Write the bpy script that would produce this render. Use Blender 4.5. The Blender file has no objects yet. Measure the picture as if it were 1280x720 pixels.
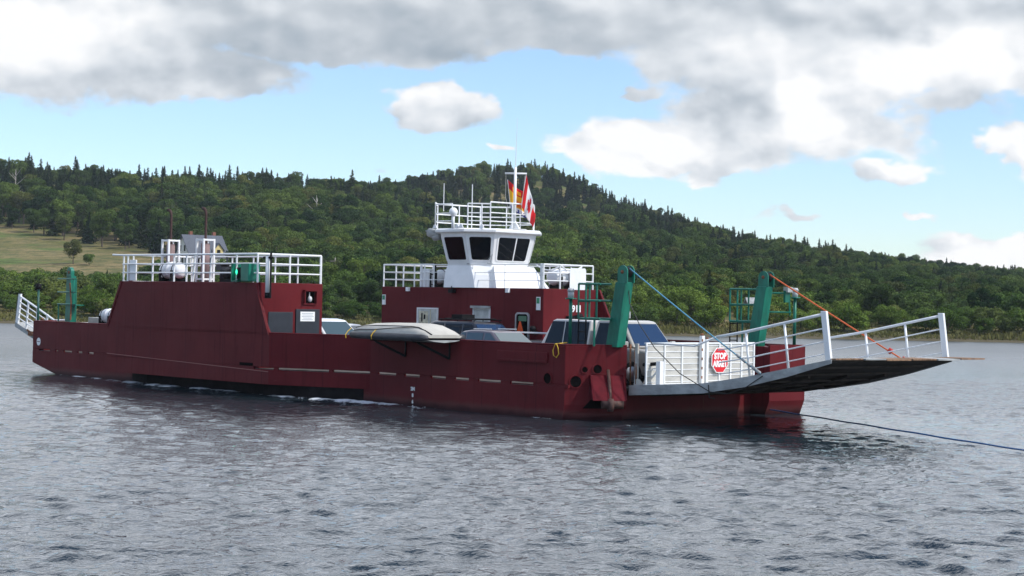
import bpy, bmesh, math, random
import numpy as np
from mathutils import Vector, Matrix, noise as mnoise
PI=math.pi; R=math.radians
random.seed(7); RNG=np.random.default_rng(11)
sc=bpy.context.scene; COL=sc.collection

# ------------------------------------------------------------------ camera
cd=bpy.data.cameras.new('camera'); cam=bpy.data.objects.new('camera',cd); COL.objects.link(cam)
cd.sensor_width=36; cd.lens=36*2200/1280; cd.clip_start=.5; cd.clip_end=6000
cam.location=(0,0,3.5)
pitch=math.atan(16/2200); roll=math.atan(.0195)
cam.rotation_mode='QUATERNION'
cam.rotation_quaternion=(Matrix.Rotation(PI/2+pitch,4,'X')@Matrix.Rotation(roll,4,'Z')).to_quaternion()
sc.camera=cam

# ------------------------------------------------------------------ sky, sun, exposure
SUN_ELEV=R(46); SUN_AZ=R(112)      # azimuth clockwise from +Y (view direction): right and a little behind the viewer
sdir=Vector((math.sin(SUN_AZ)*math.cos(SUN_ELEV),math.cos(SUN_AZ)*math.cos(SUN_ELEV),math.sin(SUN_ELEV)))
sd=bpy.data.lights.new('sun','SUN'); sd.energy=3.0; sd.angle=R(1.2); sd.color=(1,.96,.9)
sun=bpy.data.objects.new('sun',sd); COL.objects.link(sun); sun.rotation_mode='QUATERNION'
sun.rotation_quaternion=sdir.to_track_quat('Z','Y'); sun.location=(60,-20,80)
sc.view_settings.view_transform='Standard'; sc.view_settings.look='None'
sc.view_settings.exposure=.33; sc.view_settings.gamma=1; sc.view_settings.use_curve_mapping=False
STR=.145
w=bpy.data.worlds.new('World'); sc.world=w; w.use_nodes=True
class NT:
    """small expression helper on a node tree"""
    def __init__(s,nt): s.nt=nt; s.n=nt.nodes; s.l=nt.links
    def node(s,t,**k):
        n=s.n.new(t)
        for a,b in k.items(): setattr(n,a,b)
        return n
    def put(s,sock,v):
        if isinstance(v,bpy.types.NodeSocket): s.l.new(v,sock)
        else: sock.default_value=v
    def m(s,op,a,b=0.,c=0.,clamp=False):
        n=s.node('ShaderNodeMath',operation=op,use_clamp=clamp)
        s.put(n.inputs[0],a); s.put(n.inputs[1],b); s.put(n.inputs[2],c); return n.outputs[0]
    def mix(s,f,a,b,bt='MIX'):
        n=s.node('ShaderNodeMix',data_type='RGBA',blend_type=bt)
        s.put(n.inputs[0],f); s.put(n.inputs[6],a if not isinstance(a,tuple) else (*a,1)[:4]); s.put(n.inputs[7],b if not isinstance(b,tuple) else (*b,1)[:4]); return n.outputs[2]
    def ss(s,v,a,b,o0=0.,o1=1.):
        n=s.node('ShaderNodeMapRange',interpolation_type='SMOOTHSTEP'); s.put(n.inputs[0],v)
        n.inputs[1].default_value=a; n.inputs[2].default_value=b; n.inputs[3].default_value=o0; n.inputs[4].default_value=o1; return n.outputs[0]
    def lin(s,v,a,b,o0=0.,o1=1.):
        n=s.node('ShaderNodeMapRange'); s.put(n.inputs[0],v)
        n.inputs[1].default_value=a; n.inputs[2].default_value=b; n.inputs[3].default_value=o0; n.inputs[4].default_value=o1; return n.outputs[0]
    def xyz(s,x,y,z):
        n=s.node('ShaderNodeCombineXYZ'); s.put(n.inputs[0],x); s.put(n.inputs[1],y); s.put(n.inputs[2],z); return n.outputs[0]
    def sep(s,v):
        n=s.node('ShaderNodeSeparateXYZ'); s.put(n.inputs[0],v); return n.outputs
    def noise(s,vec,scale,detail=4,rough=.55,out=0,dist=0.):
        n=s.node('ShaderNodeTexNoise'); 
        if vec is not None: s.put(n.inputs['Vector'],vec)
        n.inputs['Scale'].default_value=scale; n.inputs['Detail'].default_value=detail; n.inputs['Roughness'].default_value=rough; n.inputs['Distortion'].default_value=dist
        return n.outputs[out]
    def gauss(s,a,e,cx,cy,rx,ry):
        x=s.m('MULTIPLY',s.m('SUBTRACT',a,cx),1/rx); y=s.m('MULTIPLY',s.m('SUBTRACT',e,cy),1/ry)
        r=s.m('ADD',s.m('MULTIPLY',x,x),s.m('MULTIPLY',y,y))
        return s.m('EXPONENT',s.m('MULTIPLY',r,-1.))
T=NT(w.node_tree); T.n.clear()
sky=T.node('ShaderNodeTexSky',sky_type='NISHITA'); sky.sun_disc=False; sky.sun_elevation=SUN_ELEV; sky.sun_rotation=SUN_AZ
sky.altitude=100; sky.air_density=1.0; sky.dust_density=.3; sky.ozone_density=1.1
tc=T.node('ShaderNodeTexCoord').outputs['Generated']
dx,dy,dz=T.sep(tc)
ay=T.m('MAXIMUM',T.m('ABSOLUTE',dy),.12)
A0=T.m('DIVIDE',dx,ay); E0=T.m('DIVIDE',T.m('MAXIMUM',dz,0.),ay)      # azimuth / elevation tangents of the sky direction
P=T.xyz(A0,T.m('MULTIPLY',E0,1.5),0.)
wn=T.sep(T.noise(P,9,4,.6,1)); wf=T.sep(T.noise(P,32,3,.6,1))
A=T.m('ADD',A0,T.m('ADD',T.m('MULTIPLY',T.m('SUBTRACT',wn[0],.5),.09),T.m('MULTIPLY',T.m('SUBTRACT',wf[0],.5),.03)))
Ez=T.m('ADD',E0,T.m('ADD',T.m('MULTIPLY',T.m('SUBTRACT',wn[1],.5),.045),T.m('MULTIPLY',T.m('SUBTRACT',wf[1],.5),.018)))
def px(x,y,rx,ry): return ((x-640)/2200,(376-(y-.0195*(x-640)))/2200,rx/2200,ry/2200)
CL=[(560,5,640,52,1.3),(420,50,230,38,.9),(640,50,170,26,.7),(60,40,190,95,1.2),(210,95,170,45,.9),(545,131,82,34,1.05),
    (800,182,130,42,1.0),(900,160,110,70,.9),(1010,150,120,62,.9),(1110,212,72,20,.8),(1130,45,330,62,1.2),(930,70,150,50,.9),(1210,85,130,50,.8),(1110,165,110,50,.6),
    (1290,190,52,44,1.1),(1250,308,110,30,1.15),(1190,322,60,18,.9),(700,190,40,16,.55),(860,205,150,26,.8),(1135,272,26,9,.62),(885,228,48,13,.65),(985,275,55,12,.55),(790,104,34,16,.62),(1200,128,90,26,.6),(620,196,34,8,.6),(480,222,30,8,.45)]
CL+=[(1150,30,260,50,1.),(1000,100,180,60,.9),(860,70,120,40,.75)]
D=None
for x,y,rx,ry,wt in CL:
    g=T.m('MULTIPLY',T.gauss(A,Ez,*px(x,y,rx,ry)),wt)
    D=g if D is None else T.m('SMOOTH_MAX',D,g,.25)
# high clouds beyond the picture (they are what the water mirrors)
PP=T.xyz(T.m('DIVIDE',dx,T.m('ADD',T.m('MAXIMUM',dz,0.),.12)),T.m('DIVIDE',dy,T.m('ADD',T.m('MAXIMUM',dz,0.),.12)),0.)
hi=T.ss(T.noise(PP,.9,5,.55),.30,.52)
hi=T.m('MULTIPLY',hi,T.ss(E0,.6,1.7,1.,.12))
hiw=T.ss(E0,.165,.24)
D=T.m('ADD',T.m('MULTIPLY',D,T.m('SUBTRACT',1.,hiw)),T.m('MULTIPLY',hi,hiw))
det=T.noise(P,26,9,.62); det2=T.noise(P,11,5,.55)
D2=T.m('ADD',D,T.m('MULTIPLY',T.m('SUBTRACT',det,.5),.55))
mask=T.ss(D2,.34,.54)
back=T.ss(dy,-.1,.1)                     # behind the viewer: loose cloud cover
mask=T.m('ADD',T.m('MULTIPLY',mask,back),T.m('MULTIPLY',T.m('SUBTRACT',1.,back),T.ss(T.noise(PP,.7,5,.5),.45,.65)))
# cloud shade: lit tops towards the sun, grey bases
Pup=T.xyz(T.m('ADD',A0,.006),T.m('ADD',T.m('MULTIPLY',E0,1.5),.012),0.)
rel=T.m('SUBTRACT',T.noise(P,22,6,.56),T.noise(Pup,22,6,.56))
rel2=T.m('SUBTRACT',T.noise(P,11,3,.5),T.noise(Pup,11,3,.5))
B=T.m('ADD',.70,T.m('ADD',T.m('MULTIPLY',rel,T.lin(E0,.06,.15,.9,.38)),T.m('MULTIPLY',rel2,.8)))
B=T.m('ADD',B,T.m('MULTIPLY',T.m('SUBTRACT',det2,.5),.12))
for x,y,rx,ry,am in [(60,20,110,50,.42),(30,75,120,40,.2),(150,115,120,30,-.02),(790,180,90,42,.42),(985,130,34,40,.34),(1000,165,60,45,.2),(1140,72,80,30,.42),(900,100,90,30,.16),(1210,50,90,30,.2),(960,195,90,24,.12),(1060,130,90,40,.12),(1240,90,90,40,.2),(1110,208,60,20,.3),(545,125,70,24,.28),(1275,190,40,34,.42),(1245,305,70,24,.26),(960,45,110,30,.14),(620,195,50,12,.3),
                     (430,35,260,50,-.14),(600,58,190,26,-.06),(880,130,70,34,-.10),(230,110,150,32,-.12),(1060,15,330,24,-.06),(940,195,120,22,-.05)]:
    B=T.m('ADD',B,T.m('MULTIPLY',T.gauss(A,Ez,*px(x,y,rx,ry)),am))
B=T.m('ADD',B,T.m('MULTIPLY',hiw,.36)); B=T.m('ADD',B,T.ss(E0,.10,.05,0.,.16))
ccol=T.node('ShaderNodeValToRGB'); el=ccol.color_ramp.elements
el[0].position=0.2; el[0].color=(.24,.29,.34,1); el[1].position=1.0; el[1].color=(.84,.84,.84,1)
for p,c in ((.42,(.31,.36,.41,1)),(.6,(.44,.48,.52,1)),(.78,(.62,.65,.68,1))):
    e=el.new(p); e.color=c
T.l.new(B,ccol.inputs[0])
sc_=T.node('ShaderNodeVectorMath',operation='SCALE'); T.l.new(ccol.outputs[0],sc_.inputs[0]); T.l.new(T.m('MULTIPLY',T.m('ADD',1.,T.m('MULTIPLY',hiw,.45)),1/STR),sc_.inputs[3])
skc=T.mix(1.,sky.outputs[0],(.75,.865,1.03),'MULTIPLY')
cc2=T.mix(hiw,sc_.outputs[0],T.mix(1.,sc_.outputs[0],(.93,.98,1.08),'MULTIPLY'))
SKYMIX=T.mix(mask,skc,cc2)
bg=T.node('ShaderNodeBackground'); T.l.new(SKYMIX,bg.inputs[0]); bg.inputs[1].default_value=STR
wo=T.node('ShaderNodeOutputWorld'); T.l.new(bg.outputs[0],wo.inputs[0])
w.cycles.sampling_method='MANUAL'; w.cycles.sample_map_resolution=1024

# ------------------------------------------------------------------ materials
MATS={}
def mat(name,col,rough=.5,metal=0.,spec=.35,var=0.,vscale=3.,stretch=(1,1,1),bump=0.,bscale=20.,fn=None,coat=0.):
    if name in MATS: return MATS[name]
    m=bpy.data.materials.new(name); m.use_nodes=True; t=NT(m.node_tree); t.n.clear()
    b=t.node('ShaderNodeBsdfPrincipled'); o=t.node('ShaderNodeOutputMaterial'); t.l.new(b.outputs[0],o.inputs[0])
    b.inputs['Base Color'].default_value=(*col,1); b.inputs['Roughness'].default_value=rough; b.inputs['Metallic'].default_value=metal
    b.inputs['Specular IOR Level'].default_value=spec; b.inputs['Coat Weight'].default_value=coat
    if var or bump:
        tcn=t.node('ShaderNodeTexCoord').outputs['Object']
        mp=t.node('ShaderNodeMapping'); t.l.new(tcn,mp.inputs[0]); mp.inputs['Scale'].default_value=stretch
        if var:
            nz=t.noise(mp.outputs[0],vscale,6,.6)
            t.put(b.inputs['Base Color'],t.mix(t.ss(nz,.3,.7),tuple(c*(1-var) for c in col),tuple(min(1,c*(1+var)) for c in col)))
        if bump:
            bn=t.node('ShaderNodeBump'); bn.inputs['Strength'].default_value=bump; bn.inputs['Distance'].default_value=.02
            t.l.new(t.noise(mp.outputs[0],bscale,3,.5),bn.inputs['Height']); t.l.new(bn.outputs[0],b.inputs['Normal'])
    if fn: fn(t,b)
    MATS[name]=m; return m
def red_fn(t,b):
    tcn=t.node('ShaderNodeTexCoord').outputs['Object']
    def mp(s):
        n=t.node('ShaderNodeMapping'); t.l.new(tcn,n.inputs[0]); n.inputs['Scale'].default_value=s; return n.outputs[0]
    big=t.ss(t.noise(mp((.5,.5,.5)),1.2,4,.6),.3,.7); strk=t.ss(t.noise(mp((3.5,3.5,.22)),1.6,5,.65),.52,.75)
    c=t.mix(big,(.096,.0105,.0135),(.126,.016,.019))
    c=t.mix(t.m('MULTIPLY',strk,.6),c,(.062,.007,.009))
    fade=t.ss(t.noise(mp((6,6,.5)),1.3,5,.7),.64,.82); c=t.mix(t.m('MULTIPLY',fade,.34),c,(.22,.035,.038))
    rust=t.ss(t.noise(mp((1.6,1.6,.7)),4.,7,.75),.70,.76); c=t.mix(t.m('MULTIPLY',rust,.6),c,(.16,.06,.03))
    ux=t.sep(tcn)[0]; z=t.sep(tcn)[2]
    fr=t.m('ABSOLUTE',t.m('SUBTRACT',t.m('FRACT',t.m('MULTIPLY',ux,1/2.44)),.5)); seam=t.ss(fr,.004,.010,1.,0.)
    c=t.mix(t.m('MULTIPLY',seam,.7),c,(.06,.006,.010))
    scf=t.ss(t.noise(mp((.6,.6,5.)),2.2,6,.7),.62,.72); low=t.ss(z,.25,.95,1.,0.)
    c=t.mix(t.m('MULTIPLY',t.m('MULTIPLY',scf,low),.55),c,(.20,.07,.07))
    run=t.ss(t.noise(mp((9.,9.,.35)),1.,3,.5),.70,.80); c=t.mix(t.m('MULTIPLY',run,.75),c,(.12,.045,.025))
    scum=t.ss(t.m('ADD',z,t.m('MULTIPLY',t.noise(mp((.8,.8,.8)),2.,4,.6),.25)),.30,.48); c=t.mix(t.m('MULTIPLY',t.m('SUBTRACT',1.,scum),.5),c,(.10,.05,.045))
    wet=t.ss(t.m('ADD',z,t.m('MULTIPLY',t.noise(mp((1.2,1.2,1.2)),1.5,4,.6),.2)),.12,.34)
    c=t.mix(wet,(.035,.010,.012),c)
    t.put(b.inputs['Base Color'],c); t.put(b.inputs['Roughness'],t.lin(strk,0,1,.5,.65))
    bn=t.node('ShaderNodeBump'); bn.inputs['Strength'].default_value=.22; bn.inputs['Distance'].default_value=.03
    t.l.new(t.m('ADD',t.noise(mp((1.1,1.1,.9)),1.7,3,.5),t.m('MULTIPLY',t.m('SINE',t.m('MULTIPLY',ux,2*PI/.61)),.10)),bn.inputs['Height']); t.l.new(bn.outputs[0],b.inputs['Normal'])
RED=mat('red_hull_paint',(.13,.013,.02),.55,fn=red_fn,spec=.08)
def white_fn(t,b):
    tcn=t.node('ShaderNodeTexCoord').outputs['Object']
    def mp(s):
        n=t.node('ShaderNodeMapping'); t.l.new(tcn,n.inputs[0]); n.inputs['Scale'].default_value=s; return n.outputs[0]
    c=t.mix(t.ss(t.noise(mp((1,1,1)),1.5,4,.6),.3,.7),(.74,.75,.74),(.82,.82,.81))
    s1=t.ss(t.noise(mp((5,5,.5)),1.5,6,.7),.62,.78); c=t.mix(t.m('MULTIPLY',s1,.35),c,(.45,.40,.33))
    r1=t.ss(t.noise(mp((3,3,1.2)),3.,7,.8),.69,.74); c=t.mix(t.m('MULTIPLY',r1,.6),c,(.30,.14,.07))
    t.put(b.inputs['Base Color'],c)
WHITE=mat('white_paint',(.8,.8,.79),.4,fn=white_fn)
CLEANW=mat('clean_white',(.78,.79,.79),.35,var=.05)
GATEW=mat('gate_white',(.48,.465,.42),.6,var=.16,vscale=2,stretch=(1,1,4))
GREEN=mat('green_paint',(.005,.14,.09),.4,var=.28,vscale=3.5,stretch=(1,1,.35))
BLACK=mat('black_paint',(.010,.010,.011),.6,spec=.12,var=.2)
DARKDOOR=mat('dark_door_paint',(.024,.028,.036),.5,var=.15)
RUST=mat('rusty_steel',(.20,.085,.04),.8,var=.5,vscale=9,bump=.3)
PIPE=mat('exhaust_pipe_brown',(.055,.028,.024),.75,var=.3,vscale=6)
LAG=mat('funnel_casing',(.20,.135,.13),.7,var=.2)
GREY=mat('grey_steel',(.33,.34,.33),.55,var=.25,vscale=2.2,stretch=(1,1,2))
DARKUNDER=mat('dark_underside',(.045,.035,.028),.8,var=.4,vscale=2)
DECKM=mat('deck_grey',(.10,.092,.086),.9,spec=.05,var=.35,vscale=1.6)
GLASS=mat('dark_window_glass',(.004,.005,.006),.05,spec=.28)
BLUEGLASS=mat('blue_reflection_glass',(.012,.03,.07),.04,spec=.8)  # blue reflection put into the base colour of the glass
PALEGLASS=mat('pale_reflection_glass',(.06,.09,.095),.05,spec=.8)  # pale cyan reflection partly painted into the base colour
RUBBER=mat('black_rubber',(.015,.015,.015),.8)
ALU=mat('aluminium',(.55,.56,.57),.35,metal=.7,var=.1)
CANVAS=mat('beige_canvas',(.45,.43,.38),.8,var=.12,vscale=1.5,bump=.3,bscale=6)
TUBEM=mat('dark_grey_tube',(.035,.037,.042),.5,var=.2)
YELLOW=mat('yellow_rope',(.6,.38,.03),.7)
ORANGE=mat('orange_plastic',(.8,.10,.02),.5)
ORANGEROPE=mat('orange_rope',(.62,.13,.04),.7,var=.2,vscale=30)
BLUEROPE=mat('blue_rope',(.03,.16,.30),.65,var=.25,vscale=30)
BLUEROPE2=mat('wet_blue_rope',(.015,.10,.27),.4,var=.25,vscale=30)
BLACKCABLE=mat('black_cable',(.02,.02,.02),.6)
SIGNRED=mat('sign_red',(.62,.012,.02),.45,var=.08)
SIGNWHITE=mat('sign_white',(.82,.82,.8),.4)
PLANK=mat('weathered_planks',(.22,.13,.075),.85,var=.45,vscale=3,stretch=(1,4,1))
WOOD=mat('grey_pole_wood',(.22,.19,.16),.85,var=.25,vscale=4)
LAMPGREEN=bpy.data.materials.new('green_lamp'); LAMPGREEN.use_nodes=True
_b=LAMPGREEN.node_tree.nodes['Principled BSDF']; _b.inputs['Base Color'].default_value=(0,.5,.25,1); _b.inputs['Emission Color'].default_value=(0.05,1,.5,1); _b.inputs['Emission Strength'].default_value=1.6
def carpaint(n,c,r=.28): return mat('paint_'+n,c,r,coat=.6,spec=.5)

# ------------------------------------------------------------------ mesh helpers
class MB:
    def __init__(s): s.v=[]; s.f=[]; s.mi=[]; s.cur=0; s.sm=[]; s.smooth=False
    def add(s,vs,fs):
        o=len(s.v); s.v+= [tuple(p) for p in vs]
        for f in fs: s.f.append(tuple(i+o for i in f)); s.mi.append(s.cur); s.sm.append(s.smooth)
        return s
    def box(s,x0,x1,y0,y1,z0,z1):
        x0,x1=sorted((x0,x1)); y0,y1=sorted((y0,y1)); z0,z1=sorted((z0,z1))
        return s.add([(x,y,z) for z in (z0,z1) for y in (y0,y1) for x in (x0,x1)],[(0,2,3,1),(4,5,7,6),(0,1,5,4),(2,6,7,3),(0,4,6,2),(1,3,7,5)])
    def hexa(s,p): # 8 points: bottom 4 ccw, top 4 ccw
        return s.add(p,[(3,2,1,0),(4,5,6,7),(0,1,5,4),(1,2,6,5),(2,3,7,6),(3,0,4,7)])
    def tube(s,pts,r,n=8,cap=True):
        pts=[Vector(p) for p in pts]; k=len(pts); rs=r if isinstance(r,(list,tuple)) else [r]*k
        vs=[]; up=None
        for i,p in enumerate(pts):
            d=(pts[min(i+1,k-1)]-pts[max(i-1,0)]).normalized()
            if up is None or abs(d.dot(up))>.98:
                up=Vector((0,0,1)) if abs(d.z)<.9 else Vector((1,0,0))
            a=d.cross(up).normalized(); b=d.cross(a).normalized(); up=-b if False else up
            for j in range(n):
                t=2*PI*(j+.5)/n; vs.append(p+(a*math.cos(t)+b*math.sin(t))*rs[i])
        fs=[(i*n+j,i*n+(j+1)%n,(i+1)*n+(j+1)%n,(i+1)*n+j) for i in range(k-1) for j in range(n)]
        if cap: fs+= [tuple(range(n-1,-1,-1)),tuple((k-1)*n+j for j in range(n))]
        sm=s.smooth; s.smooth=n>6; s.add(vs,fs); s.smooth=sm; return s
    def prism(s,poly,fn,a,b):
        """poly of (p,q); fn(p,q,t)->xyz, extruded from t=a to t=b"""
        n=len(poly); vs=[fn(p,q,a) for p,q in poly]+[fn(p,q,b) for p,q in poly]
        return s.add(vs,[tuple(range(n-1,-1,-1)),tuple(range(n,2*n))]+[(i,(i+1)%n,n+(i+1)%n,n+i) for i in range(n)])
    def plan(s,poly,z0,z1): return s.prism(poly,lambda p,q,t:(p,q,t),z0,z1)
    def side(s,poly,v0,v1): return s.prism(poly,lambda p,q,t:(p,t,q),v0,v1)      # poly in (u,z)
    def end(s,poly,u0,u1): return s.prism(poly,lambda p,q,t:(t,p,q),u0,u1)       # poly in (v,z)
    def loft(s,rings,cap=True):
        n=len(rings[0]); vs=[p for r in rings for p in r]
        fs=[(i*n+j,i*n+(j+1)%n,(i+1)*n+(j+1)%n,(i+1)*n+j) for i in range(len(rings)-1) for j in range(n)]
        if cap: fs+=[tuple(range(n-1,-1,-1)),tuple((len(rings)-1)*n+j for j in range(n))]
        return s.add(vs,fs)
    def sphere(s,c,r,n=10,m=7,sx=1,sy=1,sz=1):
        c=Vector(c); rings=[]
        for i in range(1,m): 
            t=PI*i/m; rings.append([(c.x+r*sx*math.sin(t)*math.cos(2*PI*j/n),c.y+r*sy*math.sin(t)*math.sin(2*PI*j/n),c.z+r*sz*math.cos(t)) for j in range(n)])
        sm=s.smooth; s.smooth=True; s.loft(rings); s.smooth=sm; return s
    def mesh(s,name,mats):
        me=bpy.data.meshes.new(name); me.from_pydata(s.v,[],s.f)
        for m in (mats if isinstance(mats,(list,tuple)) else [mats]): me.materials.append(m)
        me.polygons.foreach_set('material_index',s.mi); me.polygons.foreach_set('use_smooth',s.sm)
        bm=bmesh.new(); bm.from_mesh(me); bmesh.ops.recalc_face_normals(bm,faces=bm.faces); bm.to_mesh(me); bm.free(); me.update(); return me
    def build(s,name,mats,parent=None,bevel=0.,seg=2,smooth=False,label=None):
        me=s.mesh(name,mats); o=bpy.data.objects.new(name,me); COL.objects.link(o); o.parent=parent
        if bevel:
            b=o.modifiers.new('bevel','BEVEL'); b.width=bevel; b.segments=seg; b.limit_method='ANGLE'; b.angle_limit=R(30)
        if smooth:
            for p in me.polygons: p.use_smooth=True
            e=o.modifiers.new('edges','EDGE_SPLIT') if not bevel else None
            if e: e.split_angle=R(40)
        if label: o['label']=label
        return o
def tag(o,label=None,cat=None,group=None,kind=None):
    if label: o['label']=label
    if cat: o['category']=cat
    if group: o['group']=group
    if kind: o['kind']=kind
    return o
# ferry frame: u towards the bow, v away from the near side, z up; origin at the near bow knuckle on the waterline
TH=math.atan2(2040,2200); OX,OY=1.6117,52.1419
UX,UY=math.sin(TH),-math.cos(TH); VX,VY=math.cos(TH),math.sin(TH); FR=math.atan2(UY,UX)
def W(u,v,z=0.): return Vector((OX+u*UX+v*VX,OY+u*UY+v*VY,z))
def empty(name,loc,rz=0.,size=.5):
    o=bpy.data.objects.new(name,None); COL.objects.link(o); o.location=loc; o.rotation_euler=(0,0,rz); o.empty_display_size=size; return o
def thing(name,label,cat,u,v,z,rot=0.,group=None):
    return tag(empty(name,W(u,v,z),FR+rot),label,cat,group)
def oct_(cx,cy,a,b,c):  # chamfered rectangle half sizes a,b chamfer c, ccw
    return [(cx-a+c,cy-b),(cx+a-c,cy-b),(cx+a,cy-b+c),(cx+a,cy+b-c),(cx+a-c,cy+b),(cx-a+c,cy+b),(cx-a,cy+b-c),(cx-a,cy-b+c)]
def rail(mb,path,h,posts,bars=(1.,.66,.33),r=.028,rp=.03):
    """path: deck points; posts: list of (segment t) values along cumulative index"""
    path=[Vector(p) for p in path]
    for k in bars: mb.tube([p+Vector((0,0,h*k)) for p in path],r if k==1. else r*.75,6)
    for t in posts:
        i=min(int(t),len(path)-2); q=path[i].lerp(path[i+1],t-i); mb.tube([q,q+Vector((0,0,h))],rp,6)
    return mb
def curve_text(txt,size,m,parent,mtx,name,depth=.004,bold=.0):
    c=bpy.data.curves.new(name,'FONT'); c.body=txt; c.size=size; c.extrude=depth; c.offset=bold; c.align_x='CENTER'; c.align_y='CENTER'; c.resolution_u=3
    o=bpy.data.objects.new('t',c); COL.objects.link(o); dg=bpy.context.evaluated_depsgraph_get()
    me=bpy.data.meshes.new_from_object(o.evaluated_get(dg)); bpy.data.objects.remove(o); me.name=name
    me.materials.clear(); me.materials.append(m); me.transform(mtx)
    q=bpy.data.objects.new(name,me); COL.objects.link(q); q.parent=parent; return q
def basis(xa,ya,org):
    xa=Vector(xa).normalized(); ya=Vector(ya).normalized(); za=xa.cross(ya)
    return Matrix(((xa.x,ya.x,za.x,org[0]),(xa.y,ya.y,za.y,org[1]),(xa.z,ya.z,za.z,org[2]),(0,0,0,1)))

# ------------------------------------------------------------------ terrain
def interp(x,xs,ys): return np.interp(x,xs,ys)
_rx=[-400,0,150,300,430,540,640,760,850,950,1050,1150,1230,1280,1600]
_rh=[150,171,157,160,156,136,120,116,108,92,81,68,60,57,40]
RX=[(p-640)*560/2200 for p in _rx]; RZ=[3.5+(h-30)*560/2200 for h in _rh]
_hx=[300,380,430,480,540,600,680,730,760,850,950,1100]
_hh=[40,110,142,152,168,177,174,156,138,111,85,30]
HX=[(p-640)*720/2200 for p in _hx]; HZ=[3.5+(h-25)*720/2200 for h in _hh]
NG=RNG.normal(size=(24,4))
def wob(x,y,s):
    r=0.
    for i in range(8):
        a=NG[i]; r=r+np.sin((x*math.cos(i*2.4)+y*math.sin(i*2.4))/s*(1+i*.35)+a[0]*9)/(1+i*.5)
    return r/2.5
def shore(x): return 190+1.2*wob(x,0*x,26.)
def ground_z(x,y):
    x=np.asarray(x,float); y=np.asarray(y,float); d=y-(shore(x)-190)
    s0=interp(d,[120,184,190,193,200,400,2000],[-5,-1.2,-.05,.35,1.3,1.6,1.6])
    s=interp(d,[198,230,300,330,400,480,560,640,800,1600],[0,.03,.10,.165,.38,.70,1.,1.02,.9,.5])
    z=s0+s*(interp(x,RX,RZ)-1.5)
    h2=interp(x*720/np.maximum(y,300),HX,HZ)-z
    f=np.clip((y-575)/(720-575),0,1); f=f*f*(3-2*f); b=np.clip((1100-y)/380,0,1); 
    z=z+np.maximum(h2,0)*f*b*b*(3-2*b)
    return z+wob(x,y,60.)*interp(d,[200,300,600],[0,.35,1.2])
gx=np.concatenate([np.linspace(-900,-190,30),np.arange(-185,186,3.),np.linspace(190,900,30)])
gy=np.concatenate([np.linspace(150,184,8),np.arange(186,206,1.),np.arange(207,760,4.),np.linspace(770,1600,30)])
def grid_mesh(name,gx,gy,Z,m,smooth=True):
    nx,ny=len(gx),len(gy); X,Y=np.meshgrid(gx,gy)
    co=np.stack([X,Y,Z],-1).reshape(-1,3).astype(np.float32)
    me=bpy.data.meshes.new(name); me.vertices.add(nx*ny); me.vertices.foreach_set('co',co.ravel())
    i=np.arange((nx-1)*(ny-1)); r=i//(nx-1); c=i%(nx-1); a=r*nx+c
    q=np.stack([a,a+1,a+nx+1,a+nx],-1).astype(np.int32)
    me.loops.add(q.size); me.loops.foreach_set('vertex_index',q.ravel()); me.polygons.add(len(q))
    me.polygons.foreach_set('loop_start',np.arange(0,q.size,4,dtype=np.int32)); me.polygons.foreach_set('loop_total',np.full(len(q),4,np.int32))
    me.polygons.foreach_set('use_smooth',np.full(len(q),smooth)); me.materials.append(m); me.update(calc_edges=True); me.validate()
    o=bpy.data.objects.new(name,me); COL.objects.link(o); return o
def ground_fn(t,b):
    g=t.node('ShaderNodeNewGeometry').outputs['Position']; x,y,z=t.sep(g)
    n1=t.noise(g,.045,5,.6); n2=t.noise(g,.35,5,.6); n3=t.noise(g,2.,4,.6)
    mp=t.node('ShaderNodeMapping'); t.l.new(g,mp.inputs[0]); mp.inputs['Scale'].default_value=(.05,.09,.3); n4=t.noise(mp.outputs[0],1.,5,.6)
    f=t.mix(t.ss(n4,.38,.62),(.13,.125,.04),(.25,.19,.09)); f=t.mix(t.ss(n1,.50,.62),f,(.10,.15,.035))
    f=t.mix(t.m('MULTIPLY',t.ss(n2,.46,.62),.75),f,(.07,.085,.03)); f=t.mix(t.m('MULTIPLY',t.ss(n3,.4,.65),.5),f,(.06,.06,.025))
    s=t.ss(t.m('ADD',z,t.m('MULTIPLY',n2,.7)),.7,1.5); f=t.mix(s,(.10,.085,.05),f)
    t.put(b.inputs['Base Color'],f)
    bn=t.node('ShaderNodeBump'); bn.inputs['Strength'].default_value=.8; bn.inputs['Distance'].default_value=.5; t.l.new(n2,bn.inputs['Height']); t.l.new(bn.outputs[0],b.inputs['Normal'])
GROUND=mat('hill_ground',(.1,.1,.04),.95,spec=.1,fn=ground_fn)
XX,YY=np.meshgrid(gx,gy)
ground=tag(grid_mesh('ground',gx,gy,ground_z(XX,YY),GROUND),kind='structure')

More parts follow.
